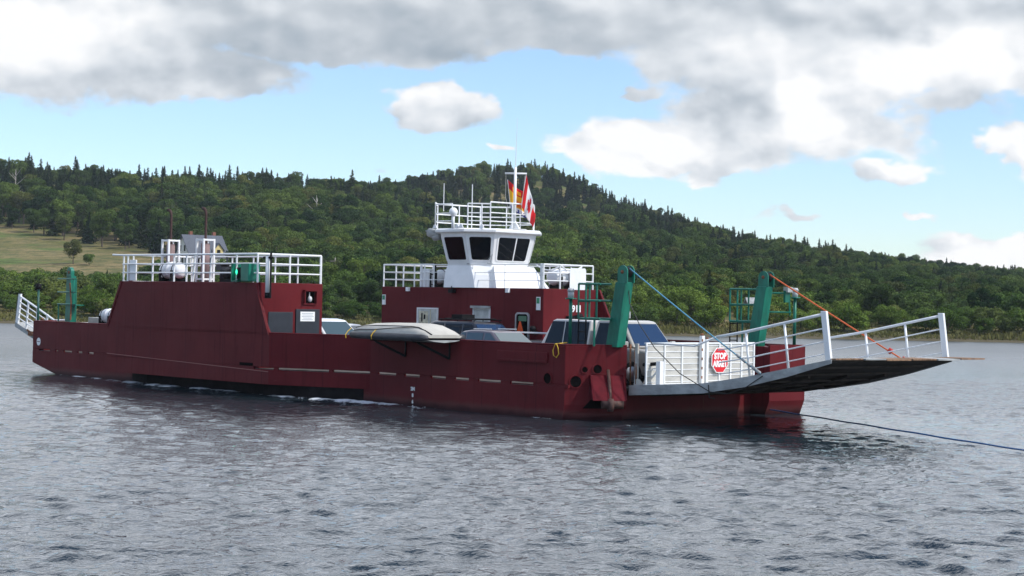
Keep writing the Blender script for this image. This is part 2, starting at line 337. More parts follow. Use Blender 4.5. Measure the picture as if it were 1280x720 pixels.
# ------------------------------------------------------------------ water
wx=[0.]; 
while wx[-1]<26: wx.append(wx[-1]+.10+.0016*wx[-1])
while wx[-1]<2600: wx.append(wx[-1]+max(.2,(wx[-1]-24)*.11))
wx=np.array([-a for a in wx[:0:-1]]+wx)
wy=[-200,-120,-70,-40,-20,-8,0,5,9,12,14,15.5,16.5,17.2,17.8]; y=18.
while y<78: wy.append(y); y+=.045+.0021*(y-18)
while y<206: wy.append(y); y+=.17+.006*(y-78)
wy=np.array(wy+[210.,230,400])
X,Y=np.meshgrid(wx,wy)
ddx=np.gradient(wx)[None,:]; ddy=np.gradient(wy)[:,None]
cell=np.maximum(ddx*np.ones_like(Y),ddy*np.ones_like(X))
Z=np.zeros_like(X); rw=np.random.default_rng(5)
wxp=X+.25*np.sin(Y*.9+1.3*np.sin(X*.31))+.12*np.sin(Y*2.3+X*.7); wyp=Y+.22*np.sin(X*.8+1.1*np.sin(Y*.27))+.10*np.sin(X*2.9-Y*.5)
NWV=64; AMPL=1.08
for i in range(NWV):
    lam=.30*(12.)**(i/(NWV-1)); k=2*PI/lam; th=R(78)+rw.normal()*.62           # wind waves running mostly towards/away from the viewer
    slope=.047*(lam/.6)**(-.15) if lam<.8 else .0345*(.8/lam)**1.3
    slope*=.62 if lam>1.1 else 1.
    a=slope/k*1.15*AMPL; ph=rw.random()*2*PI
    vis=np.clip((lam/np.maximum(cell,1e-3)-2.2)/2.,0,1)
    arg=k*(wxp*math.cos(th)+wyp*math.sin(th))+ph
    Z+=vis*a*(np.sin(arg)+.25*np.sin(2*arg+.6))
gust=.70+.5*np.clip(wob(X,Y*1.6,9.)*.8+wob(X+40,Y,22.)*.6+.3,-.6,1.3)
Z*=gust
Z*=np.clip((Y-10)/8,0,1)*np.clip((400-Y)/150,0,1)
# wash along the hull (ferry frame)
du=(X-OX)*UX+(Y-OY)*UY; dv=(X-OX)*VX+(Y-OY)*VY
def gs(a,s): return np.exp(-(a/s)**2)
fine=np.abs(wob(X*1.,Y*1.,.55))+.6*np.abs(wob(X+9,Y-3,.23))
edge=interp(du,[-36,-31,-27.3,-23.9,-13,-9.3,0,2],[.8,.1,-.1,-.75,-.95,-.25,-.08,.3])
foam=gs(dv-(edge-.25-.18*wob(du,0*du,2.)),.27+.26*gs(du+22,3.)+.24*gs(du+10,2.4))*interp(du,[-31,-25,-22,-20,-14,-11,-9,-8.2,-7,-.5,0.3],[.25,.8,1,.85,.75,1,1,.55,.3,.32,.2])
foam=np.maximum(foam,.75*gs(dv+.18,.10)*interp(du,[-9,-7,-5,-2,-1,-.4,0],[0,.5,.3,.35,.9,.9,0]))
wake=np.clip(wob(X*.9,Y*1.5,1.1)*.9+.05,0,1)*gs(dv-(edge-1.6),1.1)*interp(du,[-34,-30,-22,-12,-8,-4],[0,.5,.75,.4,.25,0])
speck=np.clip(wob(X,Y*1.8,1.9)-.75,0,1)*.0
foam=foam*np.clip(.62+.75*wob(du*1.,dv*0,1.7),.5,1.2)
foam=np.clip(foam*(.35+.95*fine)*1.3+.35*wake*fine,0,1)
calm=interp(dv,[-11,-6,-.5,10],[0,.75,1,1])*interp(du,[-38,-33,2,12,20],[0,1,1,.7,0])*interp(dv,[9,14],[1,0])
Z*=1-.55*calm
Z+=foam*.05+.06*gs(dv-(edge-.2),.35)*interp(du,[-28,-22,-12,-8,-6],[0,1,.6,1,0])
def water_fn(t,b):
    g=t.node('ShaderNodeNewGeometry').outputs['Position']
    mp=t.node('ShaderNodeMapping'); t.l.new(g,mp.inputs[0]); mp.inputs['Scale'].default_value=(1,1.35,1); mp.inputs['Rotation'].default_value=(0,0,R(-9))
    n1=t.noise(mp.outputs[0],2.0,3,.62,0,.5); n2=t.noise(mp.outputs[0],6.5,3,.6,0,.3); n0=t.noise(mp.outputs[0],.55,2,.5)
    y=t.sep(g)[1]; far=t.lin(y,60,190,0.,1.)
    n3=t.noise(mp.outputs[0],15.,2,.5)
    near=t.m('ADD',t.m('ADD',t.m('MULTIPLY',n1,.50),t.m('MULTIPLY',n2,.56)),t.m('MULTIPLY',n3,.17))
    hgt=t.m('ADD',near,t.m('MULTIPLY',t.m('MULTIPLY',n0,far),2.2))
    bn=t.node('ShaderNodeBump'); t.put(bn.inputs['Strength'],t.m('MULTIPLY',t.m('SUBTRACT',1.,t.m('MULTIPLY',t.node('ShaderNodeAttribute',attribute_name='calm').outputs['Fac'],.55)),.66)); bn.inputs['Distance'].default_value=.078; t.l.new(hgt,bn.inputs['Height'])
    t.l.new(bn.outputs[0],b.inputs['Normal'])
    b.inputs['IOR'].default_value=1.45; b.inputs['Specular IOR Level'].default_value=.62
    at=t.node('ShaderNodeAttribute',attribute_name='foam').outputs['Fac']
    fn=t.noise(g,5.,6,.7); fn2=t.noise(g,17.,3,.6)
    f=t.ss(t.m('ADD',at,t.m('ADD',t.m('MULTIPLY',t.m('SUBTRACT',fn,.5),1.0),t.m('MULTIPLY',t.m('SUBTRACT',fn2,.5),.5))),.36,.62)
    f=t.m('MULTIPLY',f,t.ss(at,.04,.15))
    t.put(b.inputs['Base Color'],t.mix(f,(.018,.029,.036),(.74,.77,.79))); t.put(b.inputs['Roughness'],t.m('ADD',t.m('MULTIPLY',f,.65),t.lin(y,45,150,.008,.34)))
WATER=mat('river_water',(.01,.02,.03),.06,fn=water_fn)
water=grid_mesh('water',wx,wy,Z,WATER); tag(water,kind='structure')
at=water.data.attributes.new('foam','FLOAT','POINT'); at.data.foreach_set('value',foam.astype(np.float32).ravel())
at=water.data.attributes.new('calm','FLOAT','POINT'); at.data.foreach_set('value',calm.astype(np.float32).ravel())
bed=MB().add([(-2600,-200,-6),(2600,-200,-6),(2600,400,-6),(-2600,400,-6)],[(0,1,2,3)]).build('river_bed',mat('river_bed_mud',(.05,.045,.03),.9)); tag(bed,kind='structure')

# ------------------------------------------------------------------ vegetation
def leaf_mat(name,c1,c2,c3,tr=.25):
    m=bpy.data.materials.new(name); m.use_nodes=True; t=NT(m.node_tree); t.n.clear()
    o=t.node('ShaderNodeOutputMaterial'); oi=t.node('ShaderNodeObjectInfo').outputs['Random']; ri=t.node('ShaderNodeNewGeometry').outputs['Random Per Island']
    c=t.mix(t.ss(oi,.0,.75),c1,c2); c=t.mix(t.ss(t.m('FRACT',t.m('MULTIPLY',oi,7.31)),.78,1.),c,c3)
    pn=t.noise(t.node('ShaderNodeObjectInfo').outputs['Location'],.028,3,.5); c=t.mix(1.,c,t.mix(t.ss(pn,.38,.64),(.72,.80,.85),(1.42,1.34,1.05)),'MULTIPLY')  # broad species tones, with sunlit and shaded masses painted in
    c=t.mix(1.,c,t.mix(ri,(.62,.62,.62),(1.35,1.35,1.3)),'MULTIPLY')
    d=t.node('ShaderNodeBsdfDiffuse'); tl=t.node('ShaderNodeBsdfTranslucent'); mx=t.node('ShaderNodeMixShader'); mx.inputs[0].default_value=tr
    t.put(d.inputs[0],c); t.put(tl.inputs[0],c); t.l.new(d.outputs[0],mx.inputs[1]); t.l.new(tl.outputs[0],mx.inputs[2]); t.l.new(mx.outputs[0],o.inputs[0]); return m
LEAF=leaf_mat('broadleaf_foliage',(.022,.046,.016),(.078,.118,.033),(.098,.108,.036))
LEAFB=leaf_mat('shore_shrub_foliage',(.065,.110,.026),(.105,.158,.040),(.115,.140,.048))
NEEDLE=leaf_mat('spruce_needles',(.016,.032,.016),(.030,.050,.022),(.040,.056,.024),.1)
BARK=mat('bark',(.09,.07,.055),.9,var=.3,vscale=3)
DEADBARK=mat('pale_dead_wood',(.42,.38,.33),.85,var=.2,vscale=3)
GRASSM=leaf_mat('bank_grass',(.075,.10,.03),(.13,.125,.05),(.07,.10,.028),.2)
def quads_mesh(name,C,Nrm,S,m,asp=1.):
    n=len(C); r=RNG.normal(size=(n,3)); a=np.cross(Nrm,r); a/=np.linalg.norm(a,axis=1)[:,None]+1e-9; b=np.cross(Nrm,a); b/=np.linalg.norm(b,axis=1)[:,None]+1e-9
    a=a*S[:,None]*asp; b=b*S[:,None]
    co=np.stack([C-a-b*.6,C+a*.7-b,C+a+b*.7,C-a*.6+b],1).reshape(-1,3).astype(np.float32)
    me=bpy.data.meshes.new(name); me.vertices.add(n*4); me.vertices.foreach_set('co',co.ravel()); me.loops.add(n*4); me.loops.foreach_set('vertex_index',np.arange(n*4,dtype=np.int32))
    me.polygons.add(n); me.polygons.foreach_set('loop_start',np.arange(0,n*4,4,dtype=np.int32)); me.polygons.foreach_set('loop_total',np.full(n,4,np.int32)); me.materials.append(m); me.update(calc_edges=True); return me
def unit(n):
    v=RNG.normal(size=(n,3)); return v/np.linalg.norm(v,axis=1)[:,None]
def crown_broad(h,rad,K,per,leaf,m,low=.18):
    C=[];N=[];S=[]; cz=h*(1+low)/2; rz=h*(1-low)/2
    for k in range(K):
        d=unit(1)[0]; d[2]=d[2]*.9+.12; rr=RNG.uniform(.35,.82); c=np.array([d[0]*rad*rr,d[1]*rad*rr,cz+d[2]*rz*rr]); br=rad*RNG.uniform(.26,.46)
        u=unit(per); u[:,2]=np.abs(u[:,2])*np.where(RNG.random(per)<.78,1,-1)
        u/=np.linalg.norm(u,axis=1)[:,None]
        q=c+u*br*(RNG.uniform(.70,1.08,per)**1.)[:,None]*np.array([1,1,.85])
        nn=u+.5*RNG.normal(size=(per,3)); nn/=np.linalg.norm(nn,axis=1)[:,None]
        C.append(q);N.append(nn);S.append(RNG.uniform(.5,1.1,per)*leaf)
    return quads_mesh('crown',np.concatenate(C),np.concatenate(N),np.concatenate(S),m)
def crown_spruce(h,rad,tiers,leaf,m):
    C=[];N=[];S=[]
    for k in range(tiers):
        f=(k+.5)/tiers; z=h*(.08+.92*f); r=rad*(1-f)**.85*RNG.uniform(.75,1.2)+.06; nb=int(7+9*(1-f))
        for b in range(nb):
            a=RNG.uniform(0,2*PI); L=r*RNG.uniform(.6,1.12); n=max(3,int(L*7))
            t=RNG.uniform(.12,1,n); q=np.stack([np.cos(a)*L*t,np.sin(a)*L*t,z-.42*L*t+RNG.normal(size=n)*.06],1)+RNG.normal(size=(n,3))*.07
            nn=np.tile([0.25*math.cos(a),.25*math.sin(a),1.],(n,1))+.55*RNG.normal(size=(n,3)); nn/=np.linalg.norm(nn,axis=1)[:,None]
            C.append(q);N.append(nn);S.append(RNG.uniform(.6,1.1,n)*leaf)
    C.append(np.stack([RNG.normal(size=12)*.03,RNG.normal(size=12)*.03,h*RNG.uniform(.93,1.03,12)],1));N.append(unit(12));S.append(np.full(12,leaf*.6))
    return quads_mesh('crown',np.concatenate(C),np.concatenate(N),np.concatenate(S),m)
def trunk_mesh(h,r,top,limbs,m,name='trunk'):
    t=MB(); lx,ly=random.uniform(-.2,.2),random.uniform(-.2,.2)
    t.tube([(0,0,-.5),(lx*.4,ly*.4,h*.35),(lx,ly,h*top)],[r,r*.75,r*.22],6)
    for i in range(limbs):
        a=random.uniform(0,2*PI); z=h*random.uniform(.25,.65); L=h*random.uniform(.2,.34)
        t.tube([(lx*.4,ly*.4,z),(math.cos(a)*L*.5,math.sin(a)*L*.5,z+L*.45),(math.cos(a)*L*.85,math.sin(a)*L*.85,z+L)],[r*.42,r*.28,r*.1],5)
    return t.mesh(name,m)
PROTO={'broadleaf':[],'shrub':[],'spruce':[]}
for i in range(6): PROTO['broadleaf'].append((crown_broad(8,random.uniform(2.6,3.5),random.randint(15,21),270,.155,LEAF),trunk_mesh(8,.2,.8,5,BARK)))
for i in range(5): PROTO['shrub'].append((crown_broad(4,random.uniform(1.7,2.3),random.randint(12,16),240,.095,LEAFB,.03),trunk_mesh(4,.09,.7,5,BARK)))
for i in range(6): PROTO['spruce'].append((crown_spruce(10,random.uniform(1.9,3.0),24,.20,NEEDLE),trunk_mesh(10,.16,.95,0,BARK)))
PH={'broadleaf':8.,'shrub':4.,'spruce':10.}
# positions
pts=[]   # x,y,kind,height
def clear(x,y):
    if 308<y<min(446,380-(x+83)*1.24+4*math.sin(x*.3)) and x<-57-(y-320)*.30+4*math.sin(y*.2): return True            # hay field
    if (x+59)**2+(y-333)**2<95: return True                                        # house yard
    if abs(x+25.5)<3.6 and 222<y<240: return True                                  # small white house
    if abs(x+33)<4 and 268<y<290: return True
    if abs(x-30.)<3.5 and 205<y<224: return True
    return False
rr=random.Random(3)
yy=194.5
while yy<800:
    step=3.0 if yy<206 else (4.2 if yy<300 else 5.6 if yy<520 else 5.6)
    half=yy*.291*1.12+10; x=-half
    while x<half:
        px_=x+rr.uniform(-.45,.45)*step; py_=yy+rr.uniform(-.5,.5)*step; x+=step
        if clear(px_,py_): continue
        nz=float(wob(np.float64(px_),np.float64(py_),26.)); gz=float(ground_z(px_,py_))
        if gz<.7: continue
        if py_>640 and gz<float(ground_z(px_,py_-30)) and rr.random()<.8: continue
        if py_<206: k='shrub'; h=rr.uniform(2.,3.8)*(1+.25*nz)
        elif py_<235: k='shrub' if rr.random()<.5 else 'broadleaf'; h=rr.uniform(3.6,6.2)
        else:
            pc=float(interp(py_,[235,330,420,500,560,800],[.05,.08,.16,.60,.74,.62]))+(.25 if py_>500 else .5)*nz*(1 if py_>300 else .3)
            if px_<-40 and py_<470: pc+=.12
            if rr.random()<pc: k='spruce'; h=rr.uniform(5.,8.)*(1.25 if rr.random()<.08 else 1)
            else: k='broadleaf'; h=rr.uniform(5.5,10.5) if py_<500 else rr.uniform(5.2,9.)
            h*=1+.22*nz
            if py_>575: h*=.92
        sxp=640+px_/py_*2200
        if sxp<300 and py_<334:
            cap=3.5+(22 if sxp<190 else 34)*py_/2200-gz+rr.uniform(-2.,1.6)
            if cap<1.2: continue
            if h>cap: h=max(1.2,cap); k='shrub' if k!='spruce' else k
        hs=float(interp(sxp,[-400,0,150,300,430,480,540,600,680,730,760,850,950,1050,1150,1230,1280,1500],[160,173,158,160,156,151,166,176,173,154,137,112,92,81,68,60,57,45]))
        lim=3.5+(hs+(-5 if py_<520 else 10 if k=='spruce' else -1))*py_/2200-gz+rr.uniform(-1.5,.8)
        if py_<520: lim=min(lim,3.5+hs*(.10+.86*(py_-200)/320)*py_/2200+1.6-gz+rr.uniform(-1.,1.2))
        if h>lim: h=max(2.4,lim)
        if rr.random()<.05: h*=.8
        pts.append((px_,py_,gz-(.45 if k=='shrub' else .15),k,max(1.2,h)))
    yy+=step*.92
pts.sort(key=lambda p:p[1]/ (p[4]+3))
LB={'shrub':('willow_shrub','shrub','low leafy shrub among the thicket at the foot of the wooded far bank','shrubs along the far bank'),
    'broadleaf':('broadleaf_tree','tree','rounded leafy green tree in the mixed wood across the river','leafy trees of the wood across the river'),
    'spruce':('spruce_tree','tree','dark pointed spruce in the mixed wood across the river','spruces of the wood across the river')}
LIMIT={'shrub':150,'broadleaf':290,'spruce':230}; cnt={k:0 for k in LIMIT}; rest=[]
def plant(k,x,y,z,h,vi=None,label=None,group=True):
    vi=rr.randrange(len(PROTO[k])) if vi is None else vi
    cr,tk=PROTO[k][vi]; n,cat,lb,gp=LB[k]
    e=empty(n,(x,y,z),rr.uniform(0,2*PI),1.); s=h/PH[k]; e.scale=(s*rr.uniform(.9,1.15),s*rr.uniform(.9,1.15),s)
    tag(e,label or lb,cat,gp if group else None)
    for nm,me in (('trunk',tk),('crown',cr)):
        c=bpy.data.objects.new(nm,me); COL.objects.link(c); c.parent=e
    return e
# skyline spruces get priority among the single trees, the rest go by how large they show
for p in pts:
    k=p[3]
    if cnt[k]<LIMIT[k]: cnt[k]+=1; plant(k,p[0],p[1],p[2],p[4])
    else: rest.append(p)
# the rest of the wood: one object
protoc=bpy.data.collections.new('wood_kinds')
order=[]
for k in ('broadleaf','shrub','spruce'):
    for i,(cr,tk) in enumerate(PROTO[k]):
        bm=bmesh.new(); bm.from_mesh(cr); nc=len(bm.faces); bm.from_mesh(tk); bm.faces.ensure_lookup_table()
        for f in bm.faces[nc:]: f.material_index=1
        me=bpy.data.meshes.new('wood_tree'); bm.to_mesh(me); bm.free(); me.materials.append(cr.materials[0]); me.materials.append(BARK)
        o=bpy.data.objects.new('wood_tree_%02d'%len(order),me); protoc.objects.link(o); order.append((k,i))
me=bpy.data.meshes.new('forest'); me.vertices.add(len(rest)); me.vertices.foreach_set('co',np.array([p[:3] for p in rest],np.float32).ravel())
for nm,ty,vals in (('sc','FLOAT',[p[4]/PH[p[3]] for p in rest]),('rot','FLOAT',[rr.uniform(0,6.28) for p in rest]),
                   ('vi','INT',[{'broadleaf':0,'shrub':6,'spruce':11}[p[3]]+rr.randrange(len(PROTO[p[3]])) for p in rest])):
    a=me.attributes.new(nm,ty,'POINT'); a.data.foreach_set('value',np.array(vals,np.float32 if ty=='FLOAT' else np.int32))
forest=bpy.data.objects.new('forest',me); COL.objects.link(forest); tag(forest,'dense mixed wood covering the hillside behind the nearer trees','wood',kind='stuff')
ng=bpy.data.node_groups.new('scatter','GeometryNodeTree'); ng.interface.new_socket('Geometry',in_out='INPUT',socket_type='NodeSocketGeometry'); ng.interface.new_socket('Geometry',in_out='OUTPUT',socket_type='NodeSocketGeometry')
n=ng.nodes; L=ng.links.new; gi=n.new('NodeGroupInput'); go=n.new('NodeGroupOutput'); ip=n.new('GeometryNodeInstanceOnPoints'); ci=n.new('GeometryNodeCollectionInfo')
ci.inputs[0].default_value=protoc; ci.inputs['Separate Children'].default_value=True; ci.inputs['Reset Children'].default_value=True
def na(nm,ty):
    q=n.new('GeometryNodeInputNamedAttribute'); q.data_type=ty; q.inputs[0].default_value=nm; return q.outputs[0]
cx=n.new('ShaderNodeCombineXYZ'); L(na('rot','FLOAT'),cx.inputs[2]); L(gi.outputs[0],ip.inputs['Points']); L(ci.outputs[0],ip.inputs['Instance']); ip.inputs['Pick Instance'].default_value=True
L(na('vi','INT'),ip.inputs['Instance Index']); L(cx.outputs[0],ip.inputs['Rotation']); L(na('sc','FLOAT'),ip.inputs['Scale']); L(ip.outputs[0],go.inputs[0])
forest.modifiers.new('scatter','NODES').node_group=ng
# single trees that stand out
e=plant('broadleaf',-86.6,347,float(ground_z(-86.6,347))-.2,5.2,1,'round dark tree standing alone in the hay field at left',False)
plant('shrub',-83.2,346,float(ground_z(-83.2,346))-.2,2.8,1,'low dark bush beside the lone round tree in the hay field',False)
def dead_tree(x,y,h,label):
    e=empty('dead_tree',(x,y,float(ground_z(x,y))-.2),random.uniform(0,6)); tag(e,label,'tree')
    t=MB(); t.tube([(0,0,-.5),(.1,0,h*.5),(.3,.1,h)],[.22,.16,.05],6).build('trunk',DEADBARK,e)
    b=MB()
    for i in range(9):
        a=random.uniform(0,6.28); z=h*random.uniform(.4,.9); l=h*random.uniform(.12,.28); b.tube([(.1,0,z),(.1+math.cos(a)*l,math.sin(a)*l,z+l*.8)],[.1,.03],5)
    b.build('branches',DEADBARK,e)
dead_tree(-131,462,12.5,'pale bare dead tree among the dark wood at far left')
dead_tree(-49.,440,10,'pale bare trunk among the trees behind the farmhouse')
# grass on the bank
n=17000; gxp=RNG.uniform(-75,75,n); gyp=shore(gxp)+RNG.gamma(2.,1.9,n)+1.6; gzp=ground_z(gxp,gyp)
hh=RNG.uniform(.12,.5,n)*(1+.8*np.clip(wob(gxp,gyp,7.),-.8,1.)); an=RNG.uniform(0,PI,n); wd=RNG.uniform(.05,.16,n)
co=np.stack([np.stack([gxp-np.cos(an)*wd,gyp-np.sin(an)*wd,gzp-.05],1),np.stack([gxp+np.cos(an)*wd,gyp+np.sin(an)*wd,gzp-.05],1),np.stack([gxp+RNG.normal(size=n)*.15,gyp,gzp+hh],1)],1).reshape(-1,3).astype(np.float32)
me=bpy.data.meshes.new('bank_grass'); me.vertices.add(n*3); me.vertices.foreach_set('co',co.ravel()); me.loops.add(n*3); me.loops.foreach_set('vertex_index',np.arange(n*3,dtype=np.int32)); me.polygons.add(n)
me.polygons.foreach_set('loop_start',np.arange(0,n*3,3,dtype=np.int32)); me.polygons.foreach_set('loop_total',np.full(n,3,np.int32)); me.materials.append(GRASSM); me.update(calc_edges=True)
o=bpy.data.objects.new('bank_grass',me); COL.objects.link(o); tag(o,'tall tan and green grass along the far waterline','grass',kind='stuff')

# ------------------------------------------------------------------ buildings and poles on the far bank
SIDING=mat('pale_siding',(.62,.60,.54),.7,var=.06,vscale=1,stretch=(1,1,12)); SHINGLE=mat('slate_grey_shingles',(.095,.105,.125),.85,var=.2,vscale=6)
BRICK=mat('chimney_brick',(.22,.09,.06),.9,var=.2,vscale=8); REDW=mat('red_barn_boards',(.22,.04,.03),.8,var=.2)
YEL=mat('yellow_trim',(.62,.50,.22),.6)
def house(name,label,x,y,L,Wd,eave,ridge,rot,wall,roof,wins,chim=(),dormer=False,cat='house'):
    e=tag(empty(name,(x,y,float(ground_z(x,y))-.2),rot),label,cat)
    w_=MB(); w_.prism([(-Wd/2,-1.),(Wd/2,-1.),(Wd/2,eave),(0,ridge-.12),(-Wd/2,eave)],lambda p,q,t:(t,p,q),-L/2,L/2); w_.build('wall',wall,e)
    r_=MB(); s=(ridge-eave)/(Wd/2); ov=.35
    for sg in (-1,1):
        r_.hexa([(-L/2-ov,0,ridge-.1),(L/2+ov,0,ridge-.1),(L/2+ov,sg*(Wd/2+ov),eave-ov*s-.1),(-L/2-ov,sg*(Wd/2+ov),eave-ov*s-.1),(-L/2-ov,0,ridge+.1),(L/2+ov,0,ridge+.1),(L/2+ov,sg*(Wd/2+ov),eave-ov*s+.1),(-L/2-ov,sg*(Wd/2+ov),eave-ov*s+.1)])
    rf=r_.build('roof',roof,e)
    for cxp,cyp in chim: MB().box(cxp-.3,cxp+.3,cyp-.3,cyp+.3,ridge-1,ridge+.75).build('chimney',BRICK,rf)
    for face,a,z,ww,hw in wins:
        f=MB(); g=MB()
        if face=='end': f.box(-L/2-.06,-L/2-.002,a-ww/2-.1,a+ww/2+.1,z-hw/2-.1,z+hw/2+.1); g.box(-L/2-.08,-L/2-.062,a-ww/2,a+ww/2,z-hw/2,z+hw/2)
        else: f.box(a-ww/2-.1,a+ww/2+.1,-Wd/2-.06,-Wd/2-.002,z-hw/2-.1,z+hw/2+.1); g.box(a-ww/2,a+ww/2,-Wd/2-.08,-Wd/2-.062,z-hw/2,z+hw/2)
        o=f.build('window',CLEANW,e); g.build('pane',GLASS,o)
    if dormer:
        d=MB(); d.prism([(1.0,eave-.2),(2.9,eave-.2),(2.9,eave+.9),(1.95,eave+2.1),(1.0,eave+.9)],lambda p,q,t:(p,t,q),-Wd/2-.05,-.6); do=d.build('dormer',YEL,e)
        r2=MB()
        for sg in (-1,1): r2.hexa([(1.95,-Wd/2-.3,eave+2.1),(1.95,-.3,eave+2.1),(1.95+sg*1.2,-.3,eave+.65),(1.95+sg*1.2,-Wd/2-.3,eave+.65),(1.95,-Wd/2-.3,eave+2.25),(1.95,-.3,eave+2.25),(1.95+sg*1.2,-.3,eave+.8),(1.95+sg*1.2,-Wd/2-.3,eave+.8)])
        r2.build('dormer_roof',roof,do); MB().box(1.6,2.3,-Wd/2-.08,-Wd/2-.051,eave-.1,eave+.9).build('pane',GLASS,do)
    return e
house('farmhouse','pale farmhouse with steep slate grey roof above the ferry engine house',-59.2,335,7.8,6.4,3.6,7.2,R(36),SIDING,SHINGLE,
      [('end',-1.6,2.6,.8,1.4),('end',0.,2.6,.8,1.4),('end',1.6,2.6,.8,1.4),('end',-.9,4.7,.7,1.2),('end',.9,4.7,.7,1.2),('side',-2.4,2.2,.9,1.3),('side',0,2.2,.9,1.3),('side',2.6,2.2,.9,1.3)],[(-2.2,.4),(2.6,.3)],True)
house('cottage','small white cottage with grey roof low in the trees beside the wheelhouse',-25.3,232,3.6,3.,1.6,2.9,R(15),CLEANW,GREY,[('side',0,1.,.8,.7)],cat='cottage')
house('cottage','grey roofed cottage half hidden in trees right of the engine house rail',-32.5,279,4.,3.4,1.8,3.2,R(-20),SIDING,GREY,[('side',0,1.1,.8,.8)],cat='cottage')
house('barn','small red shed with grey roof behind the far green tower',30.,214,2.6,2.4,1.9,2.9,R(10),REDW,GREY,[('side',0,1.1,.6,.6)],cat='shed')
def pole(x,y,top,label):
    gz=float(ground_z(x,y)); e=tag(empty('utility_pole',(x,y,gz)),label,'utility pole','utility poles along the far bank')
    MB().tube([(0,0,-.5),(0,0,top-gz)],[.14,.10],8).build('post',WOOD,e); MB().box(-.8,.8,-.06,.06,top-gz-.55,top-gz-.42).build('crossarm',WOOD,e); return Vector((x,y,top-.4))
PP_=[pole(-88,262,9.,'wooden utility pole left of the farmhouse'),pole(-26.,258,9.3,'wooden utility pole above the white cottage'),pole(52.,276,5.9,'wooden utility pole above shrubs beyond the ferry ramp'),pole(79,280,5.7,'wooden utility pole near the right edge above the shrubs')]
wm=MB()
for a,b in zip(PP_[:-1],PP_[1:]):
    for o in (-.7,.7): wm.tube([a.lerp(b,i/14)+Vector((o,0,-2.0*(1-(2*i/14-1)**2)*(b-a).length/90)) for i in range(15)],.014,4)
tag(wm.build('power_line',BLACKCABLE),'thin power line strung between the poles on the far bank','power line')

# ------------------------------------------------------------------ air
hz=MB().box(-700,700,-6,1180,-7,150).build('haze',None)
hz.data.materials.clear(); hm_=bpy.data.materials.new('air'); hm_.use_nodes=True; t=NT(hm_.node_tree); t.n.clear()
pv=t.node('ShaderNodeVolumePrincipled'); pv.inputs['Color'].default_value=(.80,.88,1,1); pv.inputs['Density'].default_value=.00011; pv.inputs['Anisotropy'].default_value=.2
o=t.node('ShaderNodeOutputMaterial'); t.l.new(pv.outputs[0],o.inputs['Volume']); hz.data.materials.append(hm_); tag(hz,'thin summer haze in the air over the river and hill','haze',kind='stuff')
# ================================================================== the ferry
ferry=tag(empty('ferry',W(0,0,0),FR,2.),'dark red open-deck car ferry with white wheelhouse crossing the river','ferry')
def B(mb,name,m,parent=None,**k): return mb.build(name,m,parent or ferry,**k)
ZL,ZB,ZT=.955,1.045,2.2
def outline(z):
    rake=max(0,.45-z); s=-32.8+rake*4.7; bw=-min(.35,rake*.4)
    return [(s,0),(0+bw*.4,0),(1.1+bw,1.5),(.75,1.52),(.75,7.7),(1.5+bw,7.72),(1.6+bw,9.4),(s,9.4),(s-1.,7.9),(s-1.,1.5)]
hm=MB(); zs=[-.6,-.25,0.,.2,.45,ZL]
hm.loft([[(p[0],p[1],z) for p in outline(z)] for z in zs])
hull=B(hm,'hull',RED)
# sponsons each side (near one shows), flared out between the house ends
def sponson(sg,off):
    f=lambda v:off+sg*v
    m=MB(); m.plan([(-24.9,f(-.003)),(-23.9,f(1.5)),(-13.,f(1.5)),(-9.27,f(-.003))],.45,ZL); return m
B(sponson(-1,0.),'sponson',RED); B(sponson(1,9.4),'sponson',RED)
MB().plan([(-24.5,-.002),(-22.,-.85),(-11.5,-.85),(-9.6,-.002)],-.4,.45).build('sponson_keel',mat('black_bottom_paint',(.012,.010,.010),.8,var=.4,spec=.08),hull)
